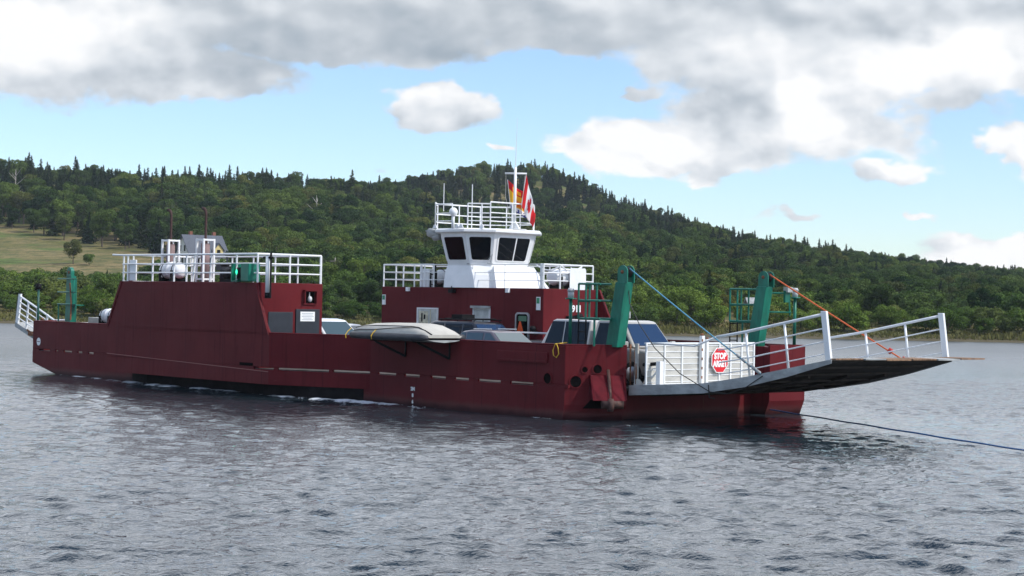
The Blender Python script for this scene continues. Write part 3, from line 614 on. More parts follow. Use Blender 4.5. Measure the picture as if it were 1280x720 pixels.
# bulwarks: plates with freeing slots under them
def ribbon(mb,path,z0,z1,th):
    n=len(path); nrm=[]
    for i in range(n):
        a=Vector(path[max(i-1,0)]); b=Vector(path[min(i+1,n-1)]); d=(b-a).normalized(); nrm.append(Vector((-d.y,d.x))*th)
    mb.loft([[(p[0],p[1],z0),(p[0]+q.x,p[1]+q.y,z0),(p[0]+q.x,p[1]+q.y,z1),(p[0],p[1],z1)] for p,q in zip(path,nrm)])
near=[(-33.8,1.5),(-32.8,0),(-24.9,0),(-23.9,-1.5),(-13.,-1.5),(-9.27,0),(0,0),(1.1,1.5)]
farp=[(1.5,7.72),(1.6,9.4),(-9.27,9.4),(-13,10.9),(-23.9,10.9),(-24.9,9.4),(-32.8,9.4),(-33.8,7.9)]
for path in (near,farp):
    b=MB(); ribbon(b,path,ZB,ZT,.09); ribbon(b,[(p[0]*1.,p[1]) for p in path],ZT+.001,ZT+.05,.16)
    bw=B(b,'bulwark',RED,bevel=.012,seg=1)
    s=MB()   # blocks between the slots
    def blocks(p0,p1,ts,wd):
        p0=Vector(p0); p1=Vector(p1); d=(p1-p0); Ln=d.length; d.normalize(); nn=Vector((-d.y,d.x))
        for t in ts:
            a=p0+d*(t*Ln-wd/2); c=p0+d*(t*Ln+wd/2); a+=nn*.004; c+=nn*.004
            s.add([(a.x,a.y,ZL),(c.x,c.y,ZL),(c.x+nn.x*.08,c.y+nn.y*.08,ZL),(a.x+nn.x*.08,a.y+nn.y*.08,ZL),(a.x,a.y,ZB),(c.x,c.y,ZB),(c.x+nn.x*.08,c.y+nn.y*.08,ZB),(a.x+nn.x*.08,a.y+nn.y*.08,ZB)],[(3,2,1,0),(4,5,6,7),(0,1,5,4),(1,2,6,5),(2,3,7,6),(3,0,4,7)])
    if path is near:
        blocks((-13,-1.5),(-9.27,0),(.07,.62),.16); blocks((-9.27,0),(0,0),(.02,.17,.30,.315,.44,.56,.72),.42); blocks((-9.27,0),(0,0),(.935,),1.5); blocks((0,0),(1.1,1.5),(.5,),1.86)
        blocks((-23.9,-1.5),(-13,-1.5),(.46,),9.9); blocks((-24.9,0),(-23.9,-1.5),(.5,),1.7); blocks((-32.8,0),(-24.9,0),(.04,.22,.31,.46,.57),.45); blocks((-32.8,0),(-24.9,0),(.83,),2.7); blocks((-33.8,1.5),(-32.8,0),(.5,),1.8)
    else:
        blocks(farp[1],farp[2],(.5,),10.8); blocks(farp[0],farp[1],(.5,),1.68); blocks(farp[2],farp[3],(.5,),4.); blocks(farp[3],farp[4],(.5,),10.9); blocks(farp[4],farp[5],(.5,),3.7); blocks(farp[5],farp[6],(.5,),5.5)
    B(s,'slot_web',RED,bw)
# weld line, rubbing strip, recessed panel strip on the near side
m=MB(); m.hexa([(-23.9,-1.52,1.14),(-13.02,-1.52,.88),(-13.02,-1.50,.88),(-23.9,-1.50,1.14),(-23.9,-1.52,1.165),(-13.02,-1.52,.905),(-13.02,-1.50,.905),(-23.9,-1.50,1.165)])
B(m,'weld_seam',mat('pale_weld',(.28,.10,.09),.6))
m=MB(); m.box(-2.95,-.72,-.05,-.001,1.70,1.98); B(m,'stiffener_plate',RED,bevel=.02)
m=MB(); m.box(-2.95,-.72,-.075,-.052,1.66,1.72); B(m,'stiffener_lip',RED)
m=MB(); m.box(-.001,-2.2,-.012,-.001,.985,1.0); B(m,'seam',RED)
# deck
dk=MB(); dk.plan([(-33.7,1.55),(-32.7,.12),(-24.9,.12),(-23.9,-1.38),(-13,-1.38),(-9.27,.12),(-.05,.12),(1.05,1.55),(1.05,7.7),(1.5,7.75),(1.5,9.28),(-9.27,9.28),(-13,10.78),(-23.9,10.78),(-24.9,9.28),(-32.7,9.28),(-33.7,7.8)],ZL+.002,ZL+.03)
B(dk,'deck',DECKM)
# closed bow and stern boxes under the towers
for pl in ([(-.35,.1),(-.04,.1),(1.0,1.48),(-.35,1.48)],[(-.2,7.75),(1.45,7.75),(1.5,9.3),(-.2,9.3)]):
    m=MB(); m.plan(pl,ZL+.03,ZT-.02); B(m,'bow_box',RED)
for pl in ([(-33.6,1.48),(-32.75,.1),(-32.,.1),(-32.,1.48)],[(-33.6,7.9),(-32.,7.9),(-32.,9.3),(-32.75,9.3)]):
    m=MB(); m.plan(pl,ZL+.03,ZT-.02); B(m,'stern_box',RED)
# bow face fittings: knuckle face direction from (0,0) to (1.1,1.5)
fd=Vector((1.1,1.5,0)).normalized(); fn_=Vector((fd.y,-fd.x,0))
def onface(s,z,o=0.): p=fd*s+fn_*o; return Vector((p.x,p.y,z))
def ring(mb,c,ax,up,r,r2,dep,n=18):
    ax=Vector(ax);up=Vector(up); nr=ax.cross(up).normalized(); rings=[]
    for (rad,o) in ((r2,0),(r2,dep),(r,dep),(r,0)):
        rings.append([Vector(c)+nr*o+ax*math.cos(2*PI*i/n)*rad+up*math.sin(2*PI*i/n)*rad for i in range(n)])
    mb.loft(rings+[rings[0]],cap=False)
def disc(mb,c,ax,up,r,o=.004,n=18,th=.004):
    ax=Vector(ax);up=Vector(up); nr=ax.cross(up).normalized(); c=Vector(c)+nr*o
    mb.loft([[c+ax*math.cos(2*PI*i/n)*r+up*math.sin(2*PI*i/n)*r for i in range(n)],[c+nr*th+ax*math.cos(2*PI*i/n)*r+up*math.sin(2*PI*i/n)*r for i in range(n)]])
HOLE_SHADE=mat('opening_shade',(.005,.004,.004),.9,spec=.03)  # flat near-black stands in for the shade inside uncut openings
for c,ax,r in ((Vector((-.72,0,1.2)),Vector((1,0,0)),.16),(onface(.33,1.14),fd,.17),(onface(.60,1.50),fd,.085),(onface(.98,1.52),fd,.13)):
    a=MB(); ring(a,c,ax,(0,0,1),r,r+.035,.03); h=B(a,'fairlead_opening',RED); 
    b=MB(); disc(b,c,ax,(0,0,1),r); B(b,'hole_shade_disc',HOLE_SHADE,h)
# sheave housing sticking out of the bow face
def slant(s0,s1,o0,o1,z0,z1,th):   # plate standing off the face, top near the face and foot out
    return [onface(s0,z0,o1),onface(s1,z0,o1),onface(s1,z0,o1-th),onface(s0,z0,o1-th),onface(s0,z1,o0),onface(s1,z1,o0),onface(s1,z1,o0-th),onface(s0,z1,o0-th)]
PINK=mat('faded_red_paint',(.095,.007,.012),.6,spec=.1,var=.25,vscale=2.5)
m=MB(); m.hexa(slant(.78,1.2,.10,.72,.62,1.34,.05)); m.hexa(slant(1.36,1.72,.10,.72,.62,1.34,.05))
for s0,s1 in ((.74,.78),(1.2,1.24),(1.32,1.36),(1.72,1.76)):
    m.hexa([onface(s0,.62,.74),onface(s1,.62,.74),onface(s1,.72,.0),onface(s0,.72,.0),onface(s0,1.34,.14),onface(s1,1.34,.14),onface(s1,1.36,.0),onface(s0,1.36,.0)])
hs=B(m,'sheave_housing',PINK,bevel=.01,seg=1)
m=MB(); m.tube([onface(1.02,.52,.62),onface(1.66,.52,.62)],.14,12); m.tube([onface(1.28,.5,.68),onface(1.28,.9,.5),onface(1.28,1.5,.1)],.05,8); m.tube([onface(1.20,.5,.62),onface(1.36,.5,.62)],.2,14)
m.box(1.0,1.35,.55,.85,.38,.6)
B(m,'sheave',mat('greasy_rust',(.07,.035,.028),.7,var=.5,vscale=9,bump=.3),hs)
m=MB(); m.hexa([onface(.55,.35,.02),onface(1.5,.35,.02),onface(1.5,.35,.0),onface(.55,.35,.0),onface(.8,.62,.02),onface(1.6,.62,.02),onface(1.6,.62,0),onface(.8,.62,0)]); B(m,'recess',HOLE_SHADE)  # flat sheet on the plating, the recess's shade put in as near-black
# draught marks, white load mark and small signs
for txt,z in (('2M',.57),('8',.36),('6',.15),('4',-.05+.03)):
    curve_text(txt,.16,SIGNWHITE,ferry,basis((1,0,0),(0,0,1),(-7.02,-.006,z)),'draught_mark',bold=.008)
m=MB(); disc(m,(-32.27,0,1.35),(1,0,0),(0,0,1),.17); B(m,'load_mark',SIGNWHITE)
m=MB(); m.box(-32.4,-32.14,-.014,-.009,1.335,1.36); B(m,'load_mark_line',RED)

# ---------------------------------------------------- engine house (near) and deckhouse (far)
def house_block(name,f,u0,u1):
    """f maps a distance outwards from the lane to v"""
    b=MB(); b.plan([(u0,f(0.)),(u1,f(0.)),(u1,f(2.7)),(u0,f(2.7))] if f(1)>f(0) else [(u0,f(2.7)),(u1,f(2.7)),(u1,f(0.)),(u0,f(0.))],ZL+.03,3.97)
    return B(b,name,RED,bevel=.02,seg=2)
eh=house_block('engine_house',lambda t:1.3-t,-22.4,-13.75)
m=MB(); m.side([(-24.0,ZT),(-23.9,ZT+.05),(-23.25,3.55),(-22.95,3.97),(-13.85,3.97),(-13.72,3.6),(-13.2,2.5),(-13.,2.2),(-13.,2.15),(-24.,2.15)],-1.5,-1.405); B(m,'outer_plate',RED,eh,bevel=.015)
m=MB(); m.side([(-23.98,2.2),(-22.97,3.97),(-22.85,3.97),(-23.86,2.2)],-1.53,-1.502); m.side([(-13.85,3.97),(-13.72,3.6),(-13.15,2.4),(-13.0,2.15),(-13.1,2.15),(-13.25,2.4),(-13.82,3.6),(-13.95,3.97)],-1.53,-1.502); B(m,'plate_edge',RED,eh)
m=MB(); m.side([(-23.2,3.62),(-13.75,3.62),(-13.75,3.65),(-23.2,3.65)],-1.512,-1.502); B(m,'weld_seam',RED,eh)
# end face (towards the bow): doors, notice, lamp recess
x=-13.75
m=MB(); m.box(x,x+.03,-1.05,.0,ZL+.15,2.95); d=B(m,'door',DARKDOOR,eh,bevel=.01); MB().box(x+.032,x+.06,-.12,-.06,1.9,2.05).build('handle',ALU,d)
m=MB(); m.box(x,x+.05,.12,1.15,ZL+.15,3.06); d=B(m,'door',DARKDOOR,eh,bevel=.01); MB().box(x+.052,x+.08,.2,.26,1.9,2.05).build('handle',ALU,d)
n_=MB(); n_.box(x+.052,x+.06,.30,.93,2.63,2.97); no=B(n_,'notice',SIGNWHITE,d)
m=MB()
for i,(a,b_) in enumerate(((.36,.86),(.38,.84),(.36,.88),(.42,.80),(.36,.84))): m.box(x+.0605,x+.062,a,b_,2.90-.055*i,2.915-.055*i)
B(m,'notice_lines',mat('grey_print',(.25,.3,.33),.6),no)
m=MB(); m.box(x,x+.05,.42,.98,3.22,3.27); m.box(x,x+.16,.42,.98,3.70,3.75); m.box(x,x+.14,.42,.46,3.27,3.7); m.box(x,x+.14,.94,.98,3.27,3.7); l=B(m,'lamp_recess',RED,eh)
m=MB(); m.box(x,x+.01,.47,.93,3.28,3.69); B(m,'recess_back',HOLE_SHADE,l)
m=MB(); m.sphere((x+.08,.68,3.42),.085,sz=1.35); m.tube([(x+.05,.68,3.5),(x+.05,.68,3.66)],.02,6); B(m,'lamp',mat('lamp_glass',(.55,.55,.55),.2),l)
MB().box(-14.75,-13.95,-1.52,-1.502,1.06,1.16).build('vent_slot',HOLE_SHADE,eh)
# roof rails
zr=3.97
m=MB(); rail(m,[(-23.0,-1.42,zr),(-13.9,-1.42,zr),(-13.8,1.25,zr)],1.0,[0.01,.5,1.0,1.5,1.99],r=.035,rp=.035)
for u,du in ((-22.6,.0),(-20.8,0.),(-19.3,0),(-18.0,.12),(-16.9,.12),(-15.2,0.)): m.tube([(u,-1.42,zr),(u+du,-1.42,zr+1.0)],.035,6)
m.tube([(-23.0,-1.42,zr+1),(-23.75,-1.42,zr+1.02)],.035,6)
m.tube([(-23.0,-1.42,zr),(-22.4,1.2,zr)],.02,6)
B(m,'railing',WHITE,eh)
m=MB(); rail(m,[(-13.8,1.25,zr),(-22.3,1.25,zr),(-22.4,-1.3,zr)],1.0,[i/6 for i in range(7)]+[1.5,2],r=.03,rp=.03); B(m,'railing',WHITE,eh)
m=MB(); m.side([(-23.05,zr),(-22.75,zr),(-22.7,zr+.8),(-23.0,zr+.8)],-1.2,-1.12); B(m,'side_plate',RED,eh)
m=MB(); m.box(-22.62,-22.12,-1.36,-1.3,zr+.02,zr+.82); B(m,'locker',WHITE,eh,bevel=.02)
# two funnels in white frames
for u in (-22.1,-19.65):
    vv=.15; s=.23
    fr=MB()
    for a in (-s,s):
        for b_ in (-s,s): fr.box(u+a-.035,u+a+.035,vv+b_-.035,vv+b_+.035,zr,5.62)
    for z in (zr+.12,5.58): 
        for a in (-s,s): fr.box(u+a-.034,u+a+.034,vv-s,vv+s,z-.034,z+.034); fr.box(u-s,u+s,vv+a-.033,vv+a+.033,z-.033,z+.033)
    f=B(fr,'funnel_frame',WHITE,eh)
    m=MB(); m.tube([(u,vv,zr),(u,vv,5.45)],.17,14); B(m,'funnel_casing',LAG,f)
    m=MB(); m.tube([(u,vv,5.3),(u,vv,5.6),(u,vv,6.55),(u-.03,vv,6.68),(u-.12,vv,6.76),(u-.24,vv,6.78)],[.10,.05,.05,.055,.06,.065],10); B(m,'exhaust_pipe',PIPE,f)
# starboard light screen
m=MB(); m.box(-15.25,-15.2,-1.62,-1.15,zr+.02,zr+.66); m.box(-15.2,-14.15,-1.20,-1.15,zr+.02,zr+.66); m.box(-15.2,-14.9,-1.62,-1.2,zr+.02,zr+.06); g=B(m,'light_screen',GREEN,eh)
m=MB(); m.tube([(-14.98,-1.4,zr+.12),(-14.98,-1.4,zr+.52)],.13,12); B(m,'lamp_housing',BLACK,g)
m=MB(); m.sphere((-15.04,-1.50,zr+.36),.06,sz=1.7); B(m,'green_lamp',LAMPGREEN,g)
m=MB(); m.box(-14.6,-14.1,-1.66,-1.2,zr+.03,zr+.66); B(m,'light_box',GREEN,eh,bevel=.03)
# stand pipe on the corner
m=MB(); m.tube([(-13.45,-1.3,3.62),(-13.45,-1.3,4.9)],.085,12); p=B(m,'vent_pipe',WHITE,eh)
m=MB(); m.tube([(-13.45,-1.3,3.42),(-13.45,-1.3,3.62)],.10,10); m.tube([(-13.7,-1.3,4.84),(-13.2,-1.3,4.84)],.05,8); m.tube([(-13.28,-1.3,3.42),(-13.28,-1.3,5.0)],.035,6); B(m,'pipe_clamp',BLACK,p)
m=MB(); m.tube([(-13.25,-1.3,4.9),(-13.25,-1.3,5.5)],.012,5); B(m,'whip_aerial',BLACK,eh)
# machinery behind the rail
m=MB(); m.tube([(-17.0,-.6,zr+.3),(-16.5,-.6,zr+.3)],.22,12); m.box(-17.1,-16.4,-.8,-.4,zr,zr+.12); m.tube([(-16.9,-.3,zr),(-16.9,-.3,zr+.7)],.06,8); m.tube([(-16.55,-.9,zr+.62),(-16.9,-.9,zr+.62)],.06,8); B(m,'winch',BLACK,eh)
m=MB(); m.tube([(-17.9,-.2,zr),(-17.9,-.2,zr+.65)],.12,8); m.tube([(-18.05,.1,zr),(-18.1,.1,zr+.95)],.03,6); m.box(-18.15,-17.7,-.35,-.05,zr+.45,zr+.68); B(m,'pump',DARKDOOR,eh)

dh=house_block('deckhouse',lambda t:7.6+t,-18.25,-8.88)
m=MB(); m.side([(-20.2,2.15),(-19.1,3.97),(-8.8,3.97),(-8.35,3.1),(-7.7,2.15)],10.405,10.5); B(m,'outer_plate',RED,dh,bevel=.015)
def wfr(u0,u1,z0,z1,name='door',pm=None):
    v=7.6; f=MB(); t=.05
    f.box(u0,u1,v-.05,v-.002,z1-t,z1); f.box(u0,u0+t,v-.05,v-.002,z0,z1-t); f.box(u1-t,u1,v-.05,v-.002,z0,z1-t); fo=B(f,'door_frame',WHITE,dh)
    MB().box(u0+t,u1-t,v-.03,v-.003,z0,z1-t).build(name,pm or mat('pale_door_panel',(.5,.52,.48),.5,var=.2,vscale=3),fo); return fo
f=wfr(-15.98,-14.72,1.05,3.17)
m=MB(); m.box(-15.83,-15.3,7.555,7.568,2.3,3.03); m.box(-15.18,-15.14,7.55,7.57,1.1,3.1); B(m,'poster',mat('yellowed_poster',(.55,.52,.38),.6,var=.3,vscale=7),f)
m=MB(); m.box(-15.7,-15.62,7.548,7.554,2.62,2.95); m.box(-15.55,-15.45,7.548,7.554,2.72,2.9); B(m,'poster_print',BLACK,f)
f=wfr(-12.68,-11.72,1.05,3.2)
m=MB(); m.box(-12.72,-11.68,7.45,7.55,3.2,3.29); B(m,'door_hood',GREY,f)
# doorway with round corners, its inner shade a flat near-black panel
def rrect(cx,cy,a,b,r,n=5):
    o=[]
    for sx,sy,a0 in ((1,1,0),(-1,1,90),(-1,-1,180),(1,-1,270)):
        for i in range(n+1):
            t=R(a0+90*i/n); o.append((cx+sx*(a-r)+math.cos(t)*r,cy+sy*(b-r)+math.sin(t)*r))
    return o
m=MB(); o1=rrect(-9.93,2.08,.37,1.0,.15); o2=rrect(-9.93,2.08,.31,.94,.12)
m.loft([[(p,7.59,q) for p,q in o1],[(p,7.53,q) for p,q in o1],[(p,7.53,q) for p,q in o2],[(p,7.59,q) for p,q in o2]],cap=False); f=B(m,'doorway_frame',ALU,dh)
m=MB(); m.prism(o2,lambda p,q,t:(p,t,q),7.575,7.597); B(m,'doorway_shade',HOLE_SHADE,f)
m=MB(); m.box(-10.15,-9.72,7.56,7.572,2.76,2.95); B(m,'doorway_sign',mat('dull_green_sign',(.1,.2,.12),.5),f)
# small signs and lamps on the house
for u,z,a,b_ in ((-18.08,3.45,.1,.2),(-9.12,3.42,.1,.24)):
    m=MB(); m.box(u-a,u+a,7.565,7.597,z-b_,z+b_); s=B(m,'notice',SIGNWHITE,dh)
    m=MB(); m.box(u-a*.75,u+a*.75,7.558,7.564,z,z+b_*.85); B(m,'notice_symbol',mat('safety_green',(.03,.25,.12),.5),s)
for u in (-16.55,-10.75): m=MB(); m.box(u-.08,u+.08,7.5,7.597,3.80,3.96); B(m,'lamp',CLEANW,dh)
m=MB(); m.box(-13.95,-13.72,7.4,7.597,3.76,3.9); m.tube([(-13.83,7.5,3.9),(-13.83,7.5,4.02)],.04,6); B(m,'flood_lamp',BLACK,dh)
m=MB(); m.sphere((-9.25,7.45,2.5),.12); m.box(-9.35,-9.15,7.4,7.59,2.3,2.42); B(m,'hose_reel',BLACK,dh)
# number on the end wall
curve_text('F911',.34,SIGNWHITE,dh,basis((0,1,0),(0,0,1),(-8.874,9.23,3.24)),'house_number',bold=.012)
m=MB(); m.box(-8.87,-8.6,9.5,10.15,1.2,2.92); m.box(-8.6,-8.59,9.55,9.85,2.72,2.88); B(m,'locker',CLEANW,dh,bevel=.02)
m=MB(); m.tube([(-8.7,9.0,2.9),(-8.5,9.25,3.0)],.1,8); m.box(-8.86,-8.6,8.75,9.4,2.84,2.98); B(m,'hose_box',BLACK,dh)
# deckhouse roof rails
m=MB(); rail(m,[(-18.2,10.2,zr),(-18.2,7.65,zr),(-15.1,7.65,zr)],.88,[0,1,1.25,1.4,1.62,1.82,2.],r=.03,rp=.03)
rail(m,[(-9.1,7.65,zr),(-8.95,7.65,zr),(-8.95,10.2,zr)],.88,[0.3,1,1.33,1.75,2.],r=.03,rp=.035)
rail(m,[(-15.1,7.65,zr),(-9.1,7.65,zr)],.88,[0,.38,.68,1],r=.016,rp=.018)
rail(m,[(-18.2,10.2,zr),(-8.95,10.2,zr)],.88,[i/8 for i in range(9)],r=.025,rp=.025)
B(m,'railing',WHITE,dh)
m=MB(); m.box(-15.95,-15.5,7.75,8.0,zr,zr+.72); m.box(-16.02,-15.9,7.7,7.76,zr,zr+.85); B(m,'locker',WHITE,dh,bevel=.02)
m=MB()
for u in (-15.35,-15.0): m.tube([(u,7.7,zr),(u,7.7,zr+.62)],.03,6)
m.tube([(-15.2,7.8,zr),(-15.2,7.8,zr+.85)],.045,6)
for z in (.1,.3,.5): m.tube([(-15.35,7.7,zr+z),(-15.0,7.7,zr+z)],.02,6)
B(m,'access_ladder',BLACK,dh)
m=MB(); m.prism(rrect(9.35,zr+.38,.42,.4,.08),lambda p,q,t:(t,p,q),-8.93+.04,-8.88); B(m,'windbreak_panel',CLEANW,dh)
m=MB(); m.tube([(-9.9,8.2,zr+.86),(-9.5,8.2,zr+.70),(-9.1,8.2,zr+.66),(-8.9,8.4,zr+.82)],.03,6); m.tube([(-8.93,8.5,zr+.86),(-8.93,8.8,zr+.7),(-8.93,9.2,zr+.66),(-8.93,9.6,zr+.84)],.03,6); B(m,'canvas_cover',CLEANW,dh)

# ---------------------------------------------------- wheelhouse
wcx,wcy=-13.62,9.15
wh_m=MB()
def ringz(a,b,c,z,ou=0.,ov=0.): return [(p,q,z) for p,q in oct_(wcx+ou,wcy+ov,a,b,c)]
zw0,zw1=4.82,6.06
wh_m.loft([ringz(1.22,1.5,.58,zw0),ringz(1.52,1.86,.80,zw1)])
wh=wh_m.build('wheelhouse',WHITE,ferry)
m=MB(); m.loft([ringz(1.5,1.68,.6,3.97,.22),ringz(1.42,1.6,.6,4.45,.10),ringz(1.24,1.52,.58,zw0-.002)]); B(m,'pedestal',WHITE,wh)
m=MB(); m.loft([[(-12.15,7.9,3.97),(-11.75,7.9,3.97),(-11.35,10.3,3.97),(-12.15,10.3,3.97)],[(-12.2,8.1,4.8),(-12.15,8.1,4.8),(-12.05,10.1,4.8),(-12.2,10.1,4.8)]]); B(m,'pedestal_fairing',WHITE,wh)
m=MB(); m.loft([ringz(1.66,2.0,.84,6.062),ringz(1.69,2.03,.85,6.09),ringz(1.69,2.03,.85,6.17),ringz(1.64,1.97,.84,6.22)]); B(m,'roof',WHITE,wh)
# facets of the wall (in the leaning plane) with windows
wb=oct_(wcx,wcy,1.22,1.5,.58); wt=oct_(wcx,wcy,1.52,1.86,.80)
def facet(i):
    j=(i+1)%8; return [Vector((*wb[i],zw0)),Vector((*wb[j],zw0)),Vector((*wt[j],zw1)),Vector((*wt[i],zw1))]
def window(i,f0,f1,split=False):
    a,b,c,d=facet(i); g=.15
    def P_(s,t,o): 
        p=a.lerp(b,s).lerp(d.lerp(c,s),t); nr=(b-a).cross(d-a).normalized(); return p+nr*o
    L_=((b-a).length+(c-d).length)/2; H_=(d-a).length
    def outl(s0,s1,t0,t1,r,o):
        return [P_(x/L_,y/H_,o) for x,y in rrect((s0+s1)/2*L_,(t0+t1)/2*H_,(s1-s0)/2*L_,(t1-t0)/2*H_,r)]
    m=MB(); o1=outl(f0,f1,.17,.87,.09,.0)
    m.loft([outl(f0-.035,f1+.035,.14,.90,.11,.002),outl(f0-.035,f1+.035,.14,.90,.11,.022),outl(f0,f1,.17,.87,.08,.022),outl(f0,f1,.17,.87,.08,.004)],cap=False)
    w_=m.build('window',WHITE,wh); g=MB(); g.loft([outl(f0,f1,.17,.87,.08,.003),outl(f0,f1,.17,.87,.08,.009)]); g.build('pane',GLASS,w_)
    if split:
        k=MB(); sm_=f0+(f1-f0)*.56; k.hexa([P_(sm_-.012,.17,.010),P_(sm_+.012,.17,.010),P_(sm_+.012,.87,.010),P_(sm_-.012,.87,.010),P_(sm_-.012,.17,.03),P_(sm_+.012,.17,.03),P_(sm_+.012,.87,.03),P_(sm_-.012,.87,.03)]); k.build('mullion',WHITE,w_)
    return P_
for i in range(8):
    Pf=window(i,.11,.89,split=(i==2))
    if i==1:
        m=MB(); m.tube([Pf(.80,.18,.03),Pf(.93,.30,.05),Pf(.90,.44,.03)],.012,5); m.tube([Pf(.78,.08,.03),Pf(1.05,.06,.05)],.02,5); m.tube([Pf(1.0,.06,.04),Pf(.93,.12,.06),Pf(.98,.36,.06)],.012,5); m.box(-13.1,-13.0,7.58,7.64,4.86,4.9); B(m,'wiper',GREY,wh)
# horn / searchlight housing at the left eave
m=MB(); m.tube([(wcx-2.0,wcy-1.35,6.12),(wcx-1.8,wcy-1.3,6.07),(wcx-1.5,wcy-1.25,6.0)],[.17,.19,.1],10); m.tube([(wcx-1.75,wcy-1.3,5.9),(wcx-1.4,wcy-1.25,5.95)],.13,8); m.box(wcx-2.1,wcx-1.5,wcy-1.45,wcy-1.05,6.14,6.2); B(m,'horn_housing',GREY,wh,)
# rails round the wheelhouse roof
zt=6.22
m=MB(); pr=oct_(wcx-.12,wcy-.1,1.54,1.86,.74)
P3=[(p,q,zt) for p,q in pr]
seq=[P3[2],P3[3],P3[4],P3[5],P3[6],P3[7],P3[0]]
rail(m,seq,1.0,[0,.5,1,2,2.5,3,4,4.5,5,6],bars=(1.,.6,.28),r=.028,rp=.025)
def part_rail(a,b,posts,h=.93):
    a=Vector(a);b=Vector(b); rail(m,[a,b],h,posts,bars=(1.,.62,.3),r=.025,rp=.026)
a0,a1,a2,a3=[Vector(p) for p in (P3[7],P3[0],P3[1],P3[2])]
part_rail(a1,a1.lerp(a2,.62),[0,1]); part_rail(a2.lerp(a3,.18),a3,[0,.62]); part_rail(a0,a1,[0,1.])
B(m,'roof_railing',WHITE,wh)
m=MB()
for p in (a1.lerp(a2,.1),a1.lerp(a2,.9),a2.lerp(a3,.05),a2.lerp(a3,.8)): 
    m.side([(p.x-.13,6.22),(p.x+.13,6.22),(p.x+.05,6.36),(p.x-.05,6.36)],p.y-.16,p.y-.13)
B(m,'rail_bracket',WHITE,wh)
# small radar dome on a post
q=a1.lerp(a2,.66); m=MB(); m.tube([(q.x,q.y,zt),(q.x,q.y,zt+.55)],.055,8); m.sphere((q.x,q.y,zt+.62),.165,14,9,sz=1.05); B(m,'search_light',WHITE,wh)
# mast with yard
mx,my=wcx+1.36,wcy+.08
m=MB(); m.tube([(mx,my,zt),(mx,my,8.62)],[.065,.05],12); m.box(mx-.32,mx+.32,my-.34,my+.34,zt,zt+.03)
for sx in (-1,1): m.side([(mx+sx*.02,zt+.03),(mx+sx*.3,zt+.03),(mx+sx*.02,zt+.38)],my-.03,my+.03)
yd=Vector((.68,.733,0))                         # the yard stands across the line of sight
c=Vector((mx,my,8.38)); m.tube([c-yd*.40-Vector((0,0,0)),c+yd*.44],.035,8); mast=B(m,'mast',WHITE,wh)
m=MB(); m.tube([(mx,my,8.6),(mx+.02,my,9.2),(mx+.06,my,10.5)],[.016,.012,.006],6); B(m,'whip_aerial',CLEANW,mast)
m=MB(); m.tube([c-yd*.36,c-yd*.36+Vector((-.0,0,-.9)),c-yd*.12+Vector((0,0,-2.0))],.008,4); m.tube([c+yd*.38,c+yd*.2+Vector((0,0,-2.1))],.008,4); B(m,'halyard',CANVAS,mast)
for (du_,dv_,z0,z1,r) in ((-1.62,-.95,6.95,8.05,.014),(.0,-.9,6.5,7.95,.018)):
    m=MB(); m.tube([(wcx+du_,wcy+dv_,z0 if du_<-1 else zt),(wcx+du_,wcy+dv_,z1)],r,6); B(m,'aerial',WHITE,wh)

# ---------------------------------------------------- ramp towers, lamp poles
def tower(parent,u0,v0,vs,cage=True,bow=1,name='hoist_tower'):
    """u0,v0: near foot corner; vs=+1 section grows to +v; bow=+1 leans to the bow"""
    w_,d_=.40*bow,.36*vs; ln=.30*bow; z0,z1,z2=ZT-.02,4.12,4.62
    m=MB(); P=[(u0,v0),(u0+w_,v0),(u0+w_,v0+d_),(u0,v0+d_)]
    m.loft([[(p[0]-.06*bow*(p[0]==u0),p[1],z0) for p in P],[(p[0]+ln,p[1],z1) for p in P]])
    t=B(m,name,GREEN,bevel=.015)
    # cheek plates with rounded head
    m=MB()
    for vv in (v0+.02*vs,v0+d_-.05*vs):
        r=.20; cx_=u0+ln+w_/2+.06*bow; cz=z2-r
        poly=[(cx_-r,z1-.02)]+[(cx_-math.cos(R(a))*r,cz+math.sin(R(a))*r) for a in range(0,181,18)]+[(cx_+r,z1-.02)]
        m.side(poly,vv,vv+.035*vs)
    B(m,'sheave_cheek',GREEN,t)
    m=MB(); m.tube([(cx_,v0+.06*vs,cz),(cx_,v0+d_-.06*vs,cz)],.16,16); B(m,'sheave',BLACK,t)
    m=MB(); m.tube([(cx_,v0-.005*vs,cz),(cx_,v0+d_+.005*vs,cz)],.055,12); B(m,'sheave_pin',RUST,t)
    return t,(cx_,v0+d_/2,cz)
t1,top1=tower(ferry,.62,1.13,1)
t2,top2=tower(ferry,.40,7.95,1)
def cage(t,ua,ub,v0,v1,zb,zt_,leg,ladder=True):
    m=MB(); r=.032
    for v in (v0,v1):
        for z in (zb,(zb+zt_)/2+.02,zt_): m.tube([(ub,v,z),(ua,v,z)],r,6)
        for u in (ua,ua+(ub-ua)*.34): m.tube([(u,v,zb),(u,v,zt_)],r,6)
    for z in (zb,(zb+zt_)/2,zt_): m.tube([(ua,v0,z),(ua,v1,z)],r,6)
    o=B(m,'platform_railing',GREEN,t)
    m=MB(); m.box(ua,ub,v0,v1,zb-.05,zb-.02); B(m,'platform',GREEN,o)
    for uu in leg: m=MB(); m.tube([(uu,v0+.03,ZT),(uu,v0+.03,zb-.02)],.035,6); B(m,'platform_leg',GREEN,o)
    if ladder:
        m=MB()
        for u in (ua,ua+(ub-ua)*.34): m.tube([(u,v0+.02,ZT),(u,v0+.02,zb)],.024,6)
        for k in range(3): z=ZT+.15+.27*k; m.tube([(ua,v0+.02,z),(ua+(ub-ua)*.34,v0+.02,z)],.018,6)
        B(m,'ladder',BLACK,o)
